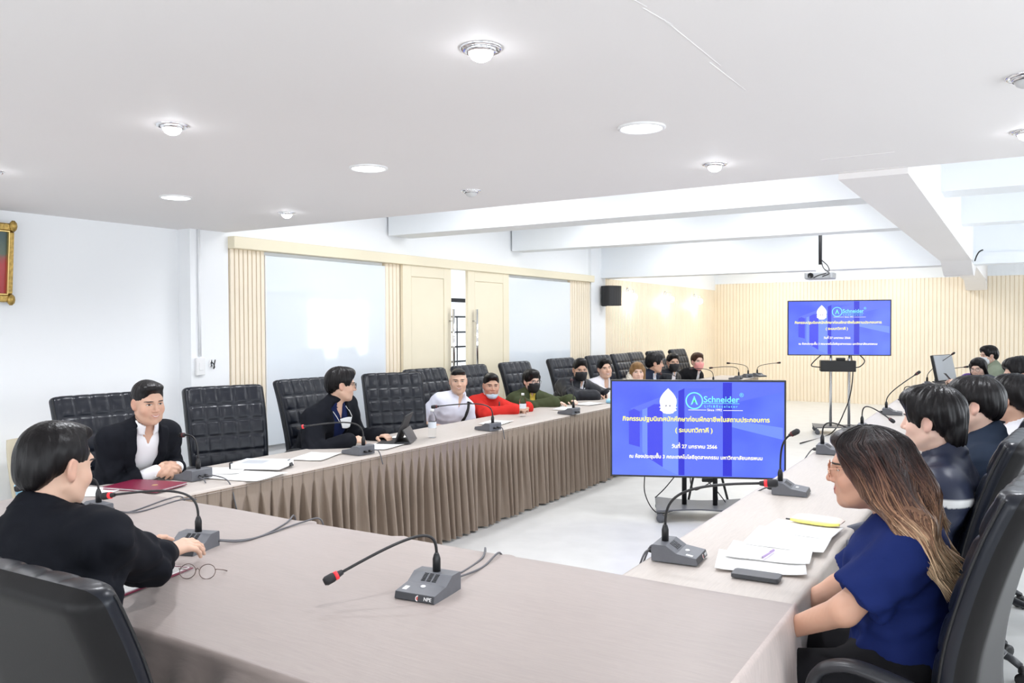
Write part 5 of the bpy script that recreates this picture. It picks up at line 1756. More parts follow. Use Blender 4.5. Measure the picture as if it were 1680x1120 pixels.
HAIR_DARK = np.array([0.007, 0.006, 0.0065])
def person(label, pelvis, head, yaw, hyaw, hpitch=0, hroll=0, sw=0.168, bulk=1.0, fem=False, skin=(0.55, 0.34, 0.24), v=0.007, vh=0.005, hs=1.0,
           arms=({}, {}), outfit=(), hair=None, hair_col=None, eyes=0.7, mouth=None, mask=None, glasses=None, extra=None, nbo=(0, 0, 0), brow=1.0, neck_r=None, legs=True, cyaw=None, feet=None):
    pel, hc = V3(pelvis), V3(head)
    base = V3(pel[0], pel[1], 0.0)
    root = thing('person', label, 'person', base)
    pel, hc = pel - base, hc - base
    W = lambda p: V3(p) - base
    Rh = rot_head(hyaw, hpitch, hroll)
    H = lambda p: hc + Rh @ (V3(p) * hs)
    nb = hc + Rh @ V3(-0.030, 0, -0.075) * hs + V3(0, 0, -0.075 * hs)
    back = V3(math.cos(math.radians(yaw)), math.sin(math.radians(yaw)), 0)
    nb = nb - back * 0.012 + V3(nbo)
    u = nrm(nb - pel); L = np.linalg.norm(nb - pel)
    cy = math.radians(yaw if cyaw is None else cyaw)
    l = V3(-math.sin(cy), math.cos(cy), 0); l = nrm(l - u * (l @ u)); f = np.cross(l, u)
    RB = np.stack([f, l, u], 1)
    kL = L / 0.53
    sj = [nb - u * 0.088 + l * sgn * sw - f * 0.012 for sgn in (1, -1)]      # left, right
    B = bulk
    torso = [(ell(pel + f * 0.0, (0.125 * B, 0.175 * B, 0.12), RB), 0.06),
             (ell(pel + u * 0.36 * L, (0.112 * B, 0.150 * B, 0.17 * kL), RB), 0.06),
             (ell(pel + u * 0.66 * L + f * 0.012, (0.118 * B, 0.165 * B ** 0.5, 0.17 * kL), RB), 0.06),
             (ell(pel + u * 0.83 * L - f * 0.008, (0.085, 0.140, 0.085), RB), 0.05)]
    if fem:
        for sgn in (-1, 1):
            torso.append((ell(pel + u * 0.66 * L + f * 0.085 * B + l * sgn * 0.072, (0.055, 0.066, 0.062), RB), 0.05))
    for sgn, s_ in zip((1, -1), sj):
        torso.append((cap(nb - u * 0.065, s_, 0.055, 0.051), 0.05))
        torso.append((cap(nb + u * 0.020 - f * 0.014, nb - u * 0.055 + l * sgn * sw * 0.72 - f * 0.014, 0.028, 0.034), 0.05))
    nr = neck_r or (0.047 if fem else 0.054)
    nka, nkb = nb - u * 0.03, hc + Rh @ V3(-0.020, 0, -0.055) * hs
    arm_p, low_p, hands, cuffs, el_ = [], [], [], [], []
    for si, (s_, A) in enumerate(zip(sj, arms)):
        left = si == 0
        sg = 1 if left else -1
        w = W(A['hand']) if 'hand' in A else pel + back * 0.30 + l * sg * 0.10 + V3(0, 0, 0.08)
        hint = A.get('hint', tuple(l * sg * 0.6 + V3(0, 0, -1) - back * 0.25))
        e = W(A['elbow']) if 'elbow' in A else ik(s_, w, hint)
        el_.append(e)
        arm_p.append((cap(s_, e, 0.050 * B ** 0.5, 0.040), 0.04))
        low_p.append((cap(e, w, 0.041, 0.027), 0.03))
        hd = nrm(A.get('dir', w - e)); hn = A.get('norm', (0, 0, 1))
        hands += hand_prims(w + hd * 0.004, hd, hn, left, A.get('curl', 0.35), A.get('spread', 0.1), 0.92 if fem else 1.0, A.get('thumb', 0.5))
        cuffs.append((e, w))
    HP = head_prims(fem, 1.0 if mouth in ('smile', 'grin') else 0.0)
    # extents
    pts = np.array([pel - V3(0.2, 0.2, 0.14), pel + V3(0.2, 0.2, 0.1), hc - 0.14, hc + 0.14] + [q + d for q in sj for d in (0.1, -0.1)] + [q + d for e in cuffs for q in e for d in (0.08, -0.08)]
                   + [q + d for (fn, lo, hi), k in hands for q in (lo, hi) for d in (0.01, -0.01)])
    lo, hi = pts.min(0), pts.max(0)
    bands = [[(hc[i] - 0.125, hc[i] + 0.125, vh)] for i in range(3)]
    for si, A in enumerate(arms):
        if A.get('fine'):
            hp = hands[si * 19:(si + 1) * 19]
            a0 = np.min([p[0][1] for p in hp], 0); a1 = np.max([p[0][2] for p in hp], 0)
            for i in range(3): bands[i].append((a0[i], a1[i], A['fine']))
    F = Field(lo - 0.03, hi + 0.03, max(v, 0.0085) * 1.25, bands)   # the covered body is coarser than head and hands
    for p, k in torso: F.add(p, k, -0.004)
    F.add(cap(nka, nkb, nr * 1.04, nr * 0.95), 0.035)
    for p, k in arm_p: F.add(p, k)
    for p, k in low_p: F.add(p, 0.02)
    for p, k in hands: F.add(p, k)
    hf = head_fn(HP)
    allh = (lambda X, Y, Z: hf(X, Y, Z), V3(-0.12, -0.09, -0.125), V3(0.125, 0.09, 0.125))
    F.add(xform(allh, hc, Rh, hs), 0.022)
    for p, k in ear_prims(): F.add(xform(p, hc, Rh, hs), k)
    for p in EARC:
        q = xform(p, hc, Rh, hs); F.cut(q[0], q[1], q[2], 0.006)
    Vb, Qb = F.nets()
    # skin colour with natural variation: lips, cheeks, ears
    hl = (Vb - hc) @ Rh / hs
    sk = np.array(skin)
    col = np.tile(sk, (len(Vb), 1))
    g = lambda c, s_: np.exp(-(((hl - np.array(c)) / np.array(s_)) ** 2).sum(1))
    red = 0.5 * (g((0.06, 0.045, -0.03), (0.04, 0.025, 0.025)) + g((0.06, -0.045, -0.03), (0.04, 0.025, 0.025))) + 0.5 * g((0.105, 0, -0.025), (0.02, 0.02, 0.015)) + 0.6 * (np.abs(hl[:, 1]) > 0.074) * (np.abs(hl[:, 2]) < 0.05)
    lipm = np.clip(g((0.09, 0, -0.0545), (0.03, 0.020, 0.0055)) + g((0.088, 0, -0.067), (0.03, 0.017, 0.006)), 0, 1)
    if mouth in ('grin', 'smile', 'talk') or mask: lipm *= 0.4
    col = col * (1 - 0.22 * np.clip(red, 0, 1)[:, None] * np.array([0.2, 1, 1]))
    col = col * (1 - lipm[:, None]) + lipm[:, None] * np.array([0.45, 0.17, 0.15]) * (sk / np.array([0.55, 0.34, 0.24])) ** 0.5
    put('body', np_mesh('body', Vb, Qb, 'skin', col), root)

    # ---- face pieces that follow the face surface
    def face(name, rows, m_, lift=0.0012):
        rows = [conform(hf, r_[:, 0], r_[:, 1], lift=lf) for r_, lf in rows]
        n = len(rows[0]); vv = np.concatenate(rows); ff = []
        for a in range(len(rows) - 1):
            for b in range(n - 1): ff.append((a * n + b, a * n + b + 1, (a + 1) * n + b + 1, (a + 1) * n + b))
        vv = hc + (vv * hs) @ Rh.T
        me = mesh_data(name, vv, ff, m_, True)
        return put(name, me, root)
    def ftube(name, yz, r, m_, flat=None):
        p = conform(hf, yz[:, 0], yz[:, 1], lift=0.0004)
        p = hc + (p * hs) @ Rh.T
        b = MB(); b.tube([tuple(q) for q in p], [x * hs for x in r], 6); return b.build(name, m_, root, fix=False)
    tt = np.linspace(-1, 1, 11)
    for s in (-1, 1):
        cyy, czz = s * 0.031, 0.004
        wd, op = 0.0145, 0.0062 * eyes
        up = czz + op * (1 - tt ** 2) ** 0.8 + s * tt * 0.0012 * -1
        dn = czz - op * 0.75 * (1 - tt ** 2) ** 0.8 + s * tt * 0.0012 * -1
        yy = cyy + tt * wd
        rows = [(np.stack([yy, dn + (up - dn) * q], 1), 0.0016 + 0.0016 * math.sin(PI * q)) for q in np.linspace(0, 1, 5)]
        face('eye', rows, 'eye_white')
        sel = np.linspace(-0.42, 0.42, 7)
        up2 = czz + op * (1 - sel ** 2) ** 0.8; dn2 = czz - op * 0.75 * (1 - sel ** 2) ** 0.8
        rr = 0.0062; ang = np.sqrt(np.maximum(0, rr ** 2 - (sel * wd) ** 2))
        rows = [(np.stack([cyy + sel * wd, np.clip(czz - ang + 2 * ang * q, dn2, up2)], 1), 0.0028 + 0.0012 * math.sin(PI * q)) for q in np.linspace(0, 1, 5)]
        face('iris', rows, 'iris')
        ftube('eyelid_line', np.stack([cyy + tt * wd * 1.08, up + 0.0006], 1), [0.0007 + 0.0011 * (1 - t * t) for t in tt], 'brow')
        by = cyy + tt * 0.020 + s * 0.002
        bz = 0.0215 + 0.003 * (1 - tt ** 2) - 0.0015 * s * tt
        ftube('eyebrow', np.stack([by, bz], 1), [brow * (0.0008 + 0.0022 * (1 - (t * 0.9) ** 2)) for t in tt], 'brow')
    if not mask or mask == 'chin':
        if mouth in ('smile', 'grin'):
            w_ = 0.026 if mouth == 'grin' else 0.024
            o_ = 0.0075 if mouth == 'grin' else 0.0030
            top = -0.0575 + 0.008 * tt ** 2; bot = top - o_ * 2 * (1 - tt ** 2)
            face('mouth', [(np.stack([tt * w_, bot + (top - bot) * q], 1), 0.0012) for q in np.linspace(0, 1, 4)], 'lip_dark')
            t2 = tt * 0.88
            face('teeth', [(np.stack([t2 * w_, (bot + (top - bot) * (0.30 + 0.62 * q))], 1), 0.0022) for q in np.linspace(0, 1, 3)], 'teeth')
            ftube('lips', np.concatenate([np.stack([tt * w_, top], 1), np.stack([tt[::-1] * w_, bot[::-1]], 1)]), [0.0022 * (1.0 - 0.5 * abs(t)) for t in list(tt) + list(tt[::-1])], 'lip')
        else:
            ftube('mouth', np.stack([tt * 0.022, -0.0610 + 0.0015 * tt ** 2], 1), [0.0006 + 0.0009 * (1 - t * t) for t in tt], 'lip_dark')

    # ---- face mask
    if mask:
        mcol = {'chin': 'mask_blue', 'black': 'mask_black', 'white': 'mask_white', 'pink': 'mask_pink'}[mask]
        M = Field(hc - 0.15 * hs, hc + 0.15 * hs, 0.0055)
        M.add(xform(allh, hc, Rh, hs), 0, 0.005)
        if mask == 'chin':
            M.add(xform(ell((0.062, 0, -0.100), (0.036, 0.044, 0.026)), hc, Rh, hs), 0.02)
            z0, z1 = -0.125, -0.074
        else:
            M.add(xform(ell((0.078, 0, -0.050), (0.036, 0.048, 0.052)), hc, Rh, hs), 0.03)
            z0, z1 = -0.122, -0.008
        def reg(X, Y, Z):
            x, y, z = X - hc[0], Y - hc[1], Z - hc[2]
            p = [(Rh[0, i] * x + Rh[1, i] * y + Rh[2, i] * z) / hs for i in range(3)]
            return np.maximum(np.maximum(p[2] - z1 - 0.10 * (p[0] - 0.1) + 0.8 * np.maximum(0, 0.02 - np.abs(p[1])) * -0.5, z0 - p[2]), np.maximum(0.020 - p[0] + 0.25 * np.abs(p[2] + 0.06), np.abs(p[1]) - 0.066)) * hs
        M.keep(reg)
        Vm, Qm = M.nets()
        mk = put('face_mask', np_mesh('face_mask', Vm, Qm, mcol), root)
        for s in (-1, 1):
            a_ = [(0.026, s * 0.068, z1 - 0.012), (0.0, s * 0.079, (z1 if mask == 'chin' else 0.0) + 0.01), (-0.022, s * 0.082, 0.004), (-0.014, s * 0.080, -0.030), (0.022, s * 0.066, z0 + 0.04)]
            b = MB(); b.tube([tuple(H(q)) for q in catmull(a_, 4)], 0.0017, 5); b.build('ear_loop', 'mask_white' if mask == 'chin' else mcol, mk, fix=False)

    # ---- hair
    if hair:
        hc_col = HAIR_DARK if hair_col is None else np.array(hair_col)
        vol = hair.get('vol', 0.0)
        R_ = 0.30 if hair.get('long') else 0.16
        vhair = hair.get('v', max(0.0055, vh * 1.2))
        K = Field(hc - V3(0.2, 0.2, 0.16 + hair.get('drop', 0)), hc + V3(0.2, 0.2, 0.19), vhair)
        def hadd(p, k): K.add(xform(p, hc, Rh, hs), k)
        hadd(ell((-0.016, 0, 0.040), (0.102 + vol, 0.083 + vol, 0.088 + vol)), 0)
        hadd(ell((-0.070, 0, -0.012), (0.042 + vol * 0.6, 0.062, 0.060)), 0.03)
        hadd(ell((0.045, 0, 0.092), (0.048, 0.058, 0.028 + vol)), 0.03)
        for p, k in hair.get('add', ()): hadd(p, k)
        fx, fz, frx, frz = hair.get('face', (0.125, -0.045, 0.086, 0.134))
        fe = ell((fx, 0, fz), (frx, hair.get('fw', 0.100), frz)); jg = hair.get('jag', 0.0025)
        fj = (lambda X, Y, Z: fe[0](X, Y, Z) + jg * (np.sin(Y * 120 + 1) + 0.9 * np.sin(Y * 57 + Z * 40)), fe[1] - 0.01, fe[2] + 0.01)
        q = xform(fj, hc, Rh, hs); K.cut(q[0], q[1], q[2], 0.008)
        for p, k in hair.get('cut', ()):
            q = xform(p, hc, Rh, hs); K.cut(q[0], q[1], q[2], k)
        if hair.get('ears', True):
            for s in (-1, 1):
                q = xform(ell((0.000, s * 0.088, -0.018), (0.025, 0.032, 0.040)), hc, Rh, hs); K.cut(q[0], q[1], q[2], 0.006)
        nape, side = hair.get('nape', -0.088), hair.get('side', -0.028)
        def low(X, Y, Z):
            x, y, z = X - hc[0], Y - hc[1], Z - hc[2]
            p = [(Rh[0, i] * x + Rh[1, i] * y + Rh[2, i] * z) / hs for i in range(3)]
            zc = side + (nape - side) * np.clip((-0.028 - p[0]) / 0.045, 0, 1)
            return (zc - p[2]) * hs
        if not hair.get('long'): K.keep(low)
        for p, k in hair.get('world', ()):
            K.add(p, k)
        Vk, Qk = K.nets()
        lk = (Vk - hc) @ Rh / hs
        cen = np.array([-0.03, 0, 0.02]); dv = lk - cen
        ph = np.arctan2(dv[:, 1], dv[:, 0]); th = np.arctan2(np.hypot(dv[:, 0], dv[:, 1]), dv[:, 2])
        amp = 0.45 * hair.get('amp', 0.0028)
        lock = np.sin(ph * 15 + 1.6 * np.sin(th * 3 + ph * 2)) + 0.7 * np.sin(ph * 33 + 2 * np.sin(th * 2.3)) + 0.25 * np.sin(th * 9 + ph * 5)
        out = dv / np.maximum(np.linalg.norm(dv, axis=1), 1e-6)[:, None]
        Vk = Vk + (out * (lock * amp)[:, None]) @ Rh.T * hs
        hcol = np.tile(hc_col, (len(Vk), 1)) * (1 + 0.25 * lock[:, None] * 0.5)
        if 'colfn' in hair: hcol = hair['colfn'](Vk + base, lock)
        put('hair', np_mesh('hair', Vk, Qk, 'hair', np.clip(hcol, 0.002, 1)), root)
    if glasses:
        gt = bpy.data.objects.new('eyeglasses', None); COL.objects.link(gt); gt.parent = root
        gt.matrix_local = Matrix(np.block([[Rh * hs, (H((0.101, 0, 0.003)))[:, None]], [np.zeros((1, 3)), np.ones((1, 1))]]).tolist())
        glasses_mesh(gt, glasses, 'lens', 0.0215, 0.033, 0.105, wr=0.0016)

    # ---- clothes
    def garment(name, col_, infl, sleeve=1.0, m_='cloth_attr', vneck=None, collar=None, lapel=False, hem=True, vox=None, loose=0.0, wr=0.004, pattern=None, cuff=0.0, band=None):
        fine = vox or v * 1.12
        A = Field(lo - 0.06, hi + 0.06, fine)
        for p, k in torso: A.add(p, k, infl)
        for (p, k), (e, w_), s_ in zip(arm_p, cuffs, sj):
            if sleeve >= 1:
                A.add(p, k, infl + loose)
            elif sleeve > 0:
                d_ = nrm(e - s_); q0 = s_ + (e - s_) * sleeve
                cf, clo, chi = cap(s_, s_ + (e - s_) * sleeve * 1.25, 0.054 + infl + loose, 0.056 + infl + loose)
                A.add((lambda X, Y, Z, cf=cf, d_=d_, q0=q0: np.maximum(cf(X, Y, Z), (X - q0[0]) * d_[0] + (Y - q0[1]) * d_[1] + (Z - q0[2]) * d_[2]), clo, chi), 0.03)
        if sleeve >= 1:
            for e, w_ in cuffs:
                A.add(cap(e, e + (w_ - e) * (1.0 + cuff), 0.044 + loose, 0.034 + loose), 0.03, infl * 0.7)
        axn = nrm(nkb - nka); fn_ = nrm(f - axn * (f @ axn)); ln_ = np.cross(axn, fn_)
        if collar:
            kind, rad, hh, tilt = collar
            ax2 = nrm(axn + fn_ * tilt); f2 = nrm(fn_ - ax2 * (fn_ @ ax2)); l2 = np.cross(ax2, f2)
            A.add(ring(nb + axn * 0.030 + f * 0.002, np.stack([f2, l2, ax2], 1), rad, 0.004, hh), 0.010)
        O = pel + u * 0.66 * L
        if vneck:
            c0, slope, wmax = vneck
            def vf(X, Y, Z):
                x, y, z = X - O[0], Y - O[1], Z - O[2]
                a = f[0] * x + f[1] * y + f[2] * z; b = l[0] * x + l[1] * y + l[2] * z; c = u[0] * x + u[1] * y + u[2] * z
                return np.maximum(np.abs(b) - np.clip((c - c0) * slope, -0.01, wmax), 0.02 - a)
            if lapel:
                s_ = A.sl(O - 0.3, O + 0.3, 0); X, Y, Z = A.xyz(s_)
                x, y, z = X - O[0], Y - O[1], Z - O[2]
                a = f[0] * x + f[1] * y + f[2] * z; b = l[0] * x + l[1] * y + l[2] * z; c = u[0] * x + u[1] * y + u[2] * z
                q = np.abs(b) - np.clip((c - c0) * slope, 0, wmax)
                lw = 0.050 * np.clip((c - c0) / 0.12, 0, 1)
                A.F[s_] -= (0.0075 * ((q < lw) & (q > -0.02) & (a > 0.02) & (c > c0) & (c < 0.40 * L))).astype(np.float32)
            A.cut(vf, O - 0.35, O + 0.35, 0.004)
        Vg, Qg = A.nets()
        # soft folds
        q = Vg @ RB
        near = np.zeros(len(Vg))
        for e in el_: near += np.exp(-((Vg - e) ** 2).sum(1) / 0.012)
        near += 0.7 * np.exp(-((Vg - (pel + u * 0.2 * L)) ** 2).sum(1) / 0.03)
        for s_ in sj: near += 0.6 * np.exp(-((Vg - s_ + u * 0.1) ** 2).sum(1) / 0.01)
        ph_ = len(label)
        wv = 0.7 * np.sin(q[:, 2] * 88 + 2.6 * np.sin(q[:, 1] * 19 + ph_) + 26 * q[:, 0]) + 0.6 * np.sin(q[:, 2] * 43 - q[:, 1] * 52 + 1.8 * np.sin(q[:, 0] * 30 + ph_)) + 0.4 * np.sin(q[:, 1] * 95 + q[:, 2] * 37)
        # outward normals from the field gradient are approximated by vertex normals
        me = np_mesh(name, Vg, Qg, m_)
        nn = np.empty(len(Vg) * 3, np.float32); me.vertices.foreach_get('normal', nn); nn = nn.reshape(-1, 3)
        Vg2 = Vg + nn * (2.6 * wr * (0.30 + 1.2 * near) * (0.45 + 0.55 * np.clip(wv, -1, 1.3)) * 0.6)[:, None]
        me.vertices.foreach_set('co', Vg2.astype(np.float32).ravel()); me.update()
        cc = np.tile(np.array(col_), (len(Vg), 1))
        if pattern is not None: cc = pattern(Vg, q, cc)
        a_ = me.color_attributes.new('Col', 'FLOAT_COLOR', 'POINT')
        a_.data.foreach_set('color', np.concatenate([cc, np.ones((len(cc), 1))], 1).astype(np.float32).ravel())
        return put(name, me, root)
    for g_ in outfit: garment(*g_[0], **g_[1])
    # ---- legs: trousers and shoes
    if legs:
        T = Field(pel - V3(0.75, 0.75, 0.62), pel + V3(0.75, 0.75, 0.14), 0.020)
        T.add(ell(pel, (0.135 * B, 0.185 * B, 0.125), RB), 0, 0.004)
        shoes = []
        for sgn in (1, -1):
            hj = pel + l * sgn * 0.085 * B - V3(0, 0, 0.02)
            kn = hj + back * 0.40 + l * sgn * 0.04; kn[2] = min(hj[2] - 0.02, 0.56)
            an = kn + back * (0.02 if feet is None else feet); an[2] = 0.09
            T.add(cap(hj, kn, 0.083 * B ** 0.5, 0.062), 0.05); T.add(cap(kn, an, 0.060, 0.050), 0.03)
            shoes.append(an)
        Vt, Qt = T.nets()
        put('trousers', np_mesh('trousers', Vt, Qt, 'cloth_attr', np.tile(np.array((0.012, 0.012, 0.014)), (len(Vt), 1))), root)
        RS = np.stack([back, V3(-back[1], back[0], 0), V3(0, 0, 1)], 1)
        for an in shoes:
            Sf = Field(an - 0.22, an + 0.24, 0.012)
            Sf.add(ell(an + back * 0.07 - V3(0, 0, 0.045), (0.135, 0.045, 0.040), RS), 0); Sf.add(ell(an - V3(0, 0, 0.02), (0.055, 0.042, 0.055), RS), 0.03)
            zb = 0.0
            Sf.keep(lambda X, Y, Z: 0.004 - Z + 0 * X + 0 * Y)
            Vs, Qs = Sf.nets()
            put('shoe', np_mesh('shoe', Vs, Qs, 'cloth_attr', np.tile(np.array((0.01, 0.01, 0.011)), (len(Vs), 1))), root)
    info = dict(root=root, H=H, W=W, nb=nb, u=u, l=l, f=f, L=L, pel=pel, sj=sj, el=el_, Rh=Rh, hc=hc, base=base, hs=hs, RB=RB)
    if extra: extra(info)
    return root
# ------------------------------------------------------------------ the people at the tables
SK_A, SK_B, SK_C = (0.66, 0.43, 0.32), (0.58, 0.36, 0.26), (0.73, 0.50, 0.40)
BLACK, NAVY, WHITE = (0.009, 0.010, 0.014), (0.012, 0.020, 0.075), (0.78, 0.79, 0.84)
def g_(name, col, infl, **k): return ((name, col, infl), k)
def suit(hh=0.026):
    return [g_('dress_shirt', (0.80, 0.80, 0.82), 0.003, sleeve=1.0, collar=('c', 0.063, hh, 0.25), cuff=0.06, wr=0.001, vneck=(0.150, 0.34, 0.024)),
            g_('suit_jacket', BLACK, 0.015, sleeve=1.0, collar=('c', 0.071, 0.018, 0.45), vneck=(-0.17, 0.26, 0.066), lapel=True, cuff=-0.04, loose=0.004, wr=0.010)]
def jacket(col, inner, c0=-0.10, slope=0.22, wmax=0.05, m_='cloth_attr', loose=0.014, collar=0.072, infl=0.022, pattern=None, hh=0.024):
    return [g_('shirt', inner, 0.006, sleeve=0.0, vox=0.010, collar=('c', 0.060, 0.018, 0.3), vneck=(0.13, 0.32, 0.028)),
            g_('jacket', col, infl, sleeve=1.0, collar=('c', collar, hh, 0.35), vneck=(c0, slope, wmax), loose=loose, m_=m_, wr=0.007, pattern=pattern)]
def shirt(col, sleeve=0.8, collar=True, vneck=(0.07, 0.25, 0.032)):
    return [g_('shirt', col, 0.009, sleeve=sleeve, collar=('c', 0.068, 0.020, 0.35) if collar else None, vneck=vneck, loose=0.004, wr=0.005)]

from mathutils.bvhtree import BVHTree
def cloth_tree(I):
    if 'tree' not in I:
        vs, fs = [], []
        for k in I['root'].children:
            if k.type == 'MESH' and k.name.split('.')[0] in ('jacket', 'suit_jacket', 'shirt', 'dress_shirt', 'sweater', 'polo_shirt', 'top'):
                n = len(vs)
                vs += [q.co.copy() for q in k.data.vertices]
                fs += [tuple(i + n for i in q.vertices) for q in k.data.polygons]
        I['tree'] = BVHTree.FromPolygons(vs, fs)
    return I['tree']
def on_chest(I, p, off):
    """the point of the clothed front that lies straight before p"""
    f_ = Vector(I['f'])
    h, n_, _i, _d = cloth_tree(I).ray_cast(Vector(p) + f_ * 0.45, -f_, 0.6)
    return tuple((h + f_ * off) if h is not None else (Vector(p) + f_ * 0.12))
def chest_pts(I, pts, off=0.004):
    """points on the clothed chest: (left offset, height along the spine above chest centre)"""
    O = I['pel'] + I['u'] * 0.66 * I['L']
    return [on_chest(I, O + I['l'] * b_ + I['u'] * c_, off) for b_, c_ in pts]
def band(I, name, pts, w_, m_, off=0.004, th=0.0025):
    q = [tuple(v) for v in catmull([(b_, c_, 0) for b_, c_ in pts], 5)]
    p = [Vector(v) for v in chest_pts(I, [(v[0], v[1]) for v in q], off)]
    for _s in range(2): p = [p[0]] + [(p[k - 1] + p[k] * 2 + p[k + 1]) / 4 for k in range(1, len(p) - 1)] + [p[-1]]
    b = MB(); b.tube(p, w_, 8, flat=(tuple(np.cross(I['f'], nrm(V3(p[-1]) - V3(p[0])))), th)); return b.build(name, m_, I['root'], fix=False)

# --- suited man at the corner of the left and head tables
def x1(I):
    band(I, 'pocket_square', [(0.085, 0.035), (0.105, 0.045), (0.125, 0.058)], 0.005, 'paper')
    for k in range(4):
        p = chest_pts(I, [(0.0, 0.08 - k * 0.055)], 0.001)[0]
        b = MB(); b.lathe([(0.005, 0), (0.005, 0.003), (0.003, 0.004)], 10); o = b.build('shirt_button', 'white_plastic', I['root'])
        o.matrix_local = Matrix.Translation(p) @ Vector(I['f']).to_track_quat('Z', 'Y').to_matrix().to_4x4()
person('suited man with white shirt and clasped hands, smiling, at the left corner', (-4.52, 2.86, 0.60), (-4.08, 2.78, 1.183), -8, -9, -8, 2, sw=0.160, bulk=0.98, skin=SK_B, v=0.0065, vh=0.0040,
       arms=({'hand': (-4.055, 2.935, 0.800), 'hint': (-0.5, 0.35, -0.6), 'dir': (0.62, -0.62, 0.10), 'norm': (0.5, 0.5, 0.7), 'curl': 0.62, 'fine': 0.0038},
             {'hand': (-4.060, 2.790, 0.795), 'hint': (-0.5, -0.45, -0.6), 'dir': (0.72, 0.55, 0.16), 'norm': (0.5, -0.5, 0.7), 'curl': 0.62, 'fine': 0.0038}),
       outfit=suit(), hair={'vol': -0.004, 'face': (0.120, -0.045, 0.084, 0.136), 'amp': 0.0018}, mouth='smile', eyes=0.55, extra=x1)
# --- man in glasses looking towards the screen
def x2(I):
    p0 = V3(-4.13, 4.47, 0.840) - I['base']; p = V3(*on_chest(I, p0, 0.012))
    p[2] = max(p[2], 0.83)
    b = MB()
    def fn(u, v): return ((u - 0.5) * 0.155 * (0.62 + 0.38 * v), 0.007 * (1 - (2 * u - 1) ** 2), (v - 0.5) * 0.080 * (1 - 0.15 * (2 * u - 1) ** 2))
    b.grid(fn, 12, 8); o = b.build('hanging_mask', 'mask_white', I['root'], fix=False)
    md = o.modifiers.new('thickness', 'SOLIDIFY'); md.thickness = 0.003
    fw = nrm(I['f'] * (1, 1, 0)); o.matrix_local = Matrix.Translation(p) @ Matrix(np.stack([V3(-fw[1], fw[0], 0), fw, V3(0, 0, 1)], 1).tolist()).to_4x4()
    for sg in (1, -1):
        n_ = I['nb'] + I['l'] * sg * 0.066 + V3(0, 0, 0.005)
        e_ = p + I['l'] * sg * 0.066 + V3(0, 0, 0.025)
        pts = [Vector(on_chest(I, n_ * (1 - q) + e_ * q, 0.005)).lerp(Vector(e_), max(0, (q - 0.75) * 4)) for q in (0.0, 0.15, 0.3, 0.45, 0.6, 0.75, 1.0)]
        b = MB(); b.tube(catmull(pts), 0.003, 6); b.build('mask_strap', 'mask_white', I['root'], fix=False)
person('man in glasses and black jacket over navy shirt, face turned to the screen', (-4.60, 4.50, 0.60), (-4.2, 4.424, 1.17), 10, 50, -6, 0, sw=0.168, bulk=1.02, skin=SK_A, v=0.007, vh=0.0045,
       arms=({'hand': (-4.04, 4.64, 0.785), 'hint': (-0.5, 0.3, -0.8), 'dir': (0.8, -0.1, 0.0), 'curl': 0.4}, {'hand': (-4.00, 4.27, 0.785), 'hint': (-0.4, -0.6, -0.6), 'dir': (0.45, 0.85, 0.10), 'norm': (0.3, -0.3, 0.9), 'curl': 0.55, 'fine': 0.0045}),
       outfit=jacket(BLACK, NAVY, -0.22, 0.28, 0.075), hair={'vol': 0.006, 'amp': 0.004, 'nape': -0.095}, glasses='dark_wire', extra=x2)
# --- boy in pale shirt
def x3(I):
    band(I, 'bag_strap', [(0.10, 0.17), (0.105, 0.10), (0.10, 0.0), (0.085, -0.10), (0.07, -0.18)], 0.019, 'strap_dark', 0.005, 0.003)
person('boy with cropped hair in pale lavender shirt with black strap, smiling', (-4.66, 6.20, 0.57), (-4.40, 6.175, 1.084), -32, -50, -3, 0, sw=0.158, bulk=0.95, skin=SK_A, v=0.0085, vh=0.0056,
       outfit=shirt((0.78, 0.79, 0.91), 0.85), hair={'vol': -0.010, 'face': (0.120, -0.048, 0.086, 0.138), 'amp': 0.0008, 'side': -0.008}, mouth='smile', eyes=0.5, extra=x3, neck_r=0.050)
# --- woman in red
def x4(I):
    band(I, 'bag_strap', [(0.08, 0.16), (0.07, 0.06), (0.075, -0.06), (0.08, -0.16)], 0.009, 'strap_dark', 0.005, 0.003)
person('woman in red sweater with a pale blue mask pulled under her chin', (-4.72, 6.85, 0.56), (-4.42, 6.763, 1.005), -22, -46, -6, 0, sw=0.150, fem=True, skin=SK_B, v=0.0085, vh=0.0056,
       arms=({'hand': (-4.10, 6.92, 0.785), 'hint': (-0.1, 0.9, -0.5), 'dir': (0.3, -0.9, 0), 'curl': 0.5}, {'hand': (-4.10, 6.66, 0.785), 'hint': (-0.1, -0.9, -0.5), 'dir': (0.3, 0.9, 0), 'curl': 0.5}),
       outfit=[g_('sweater', (0.62, 0.035, 0.028), 0.018, sleeve=1.0, collar=('c', 0.062, 0.028, 0.15), loose=0.014, wr=0.006)],
       hair={'vol': -0.004, 'face': (0.120, -0.048, 0.082, 0.136), 'amp': 0.0012, 'nape': -0.06, 'add': [(ell((-0.11, 0.02, 0.01), (0.03, 0.035, 0.04)), 0.02)]}, mask='chin', eyes=0.55, extra=x4)
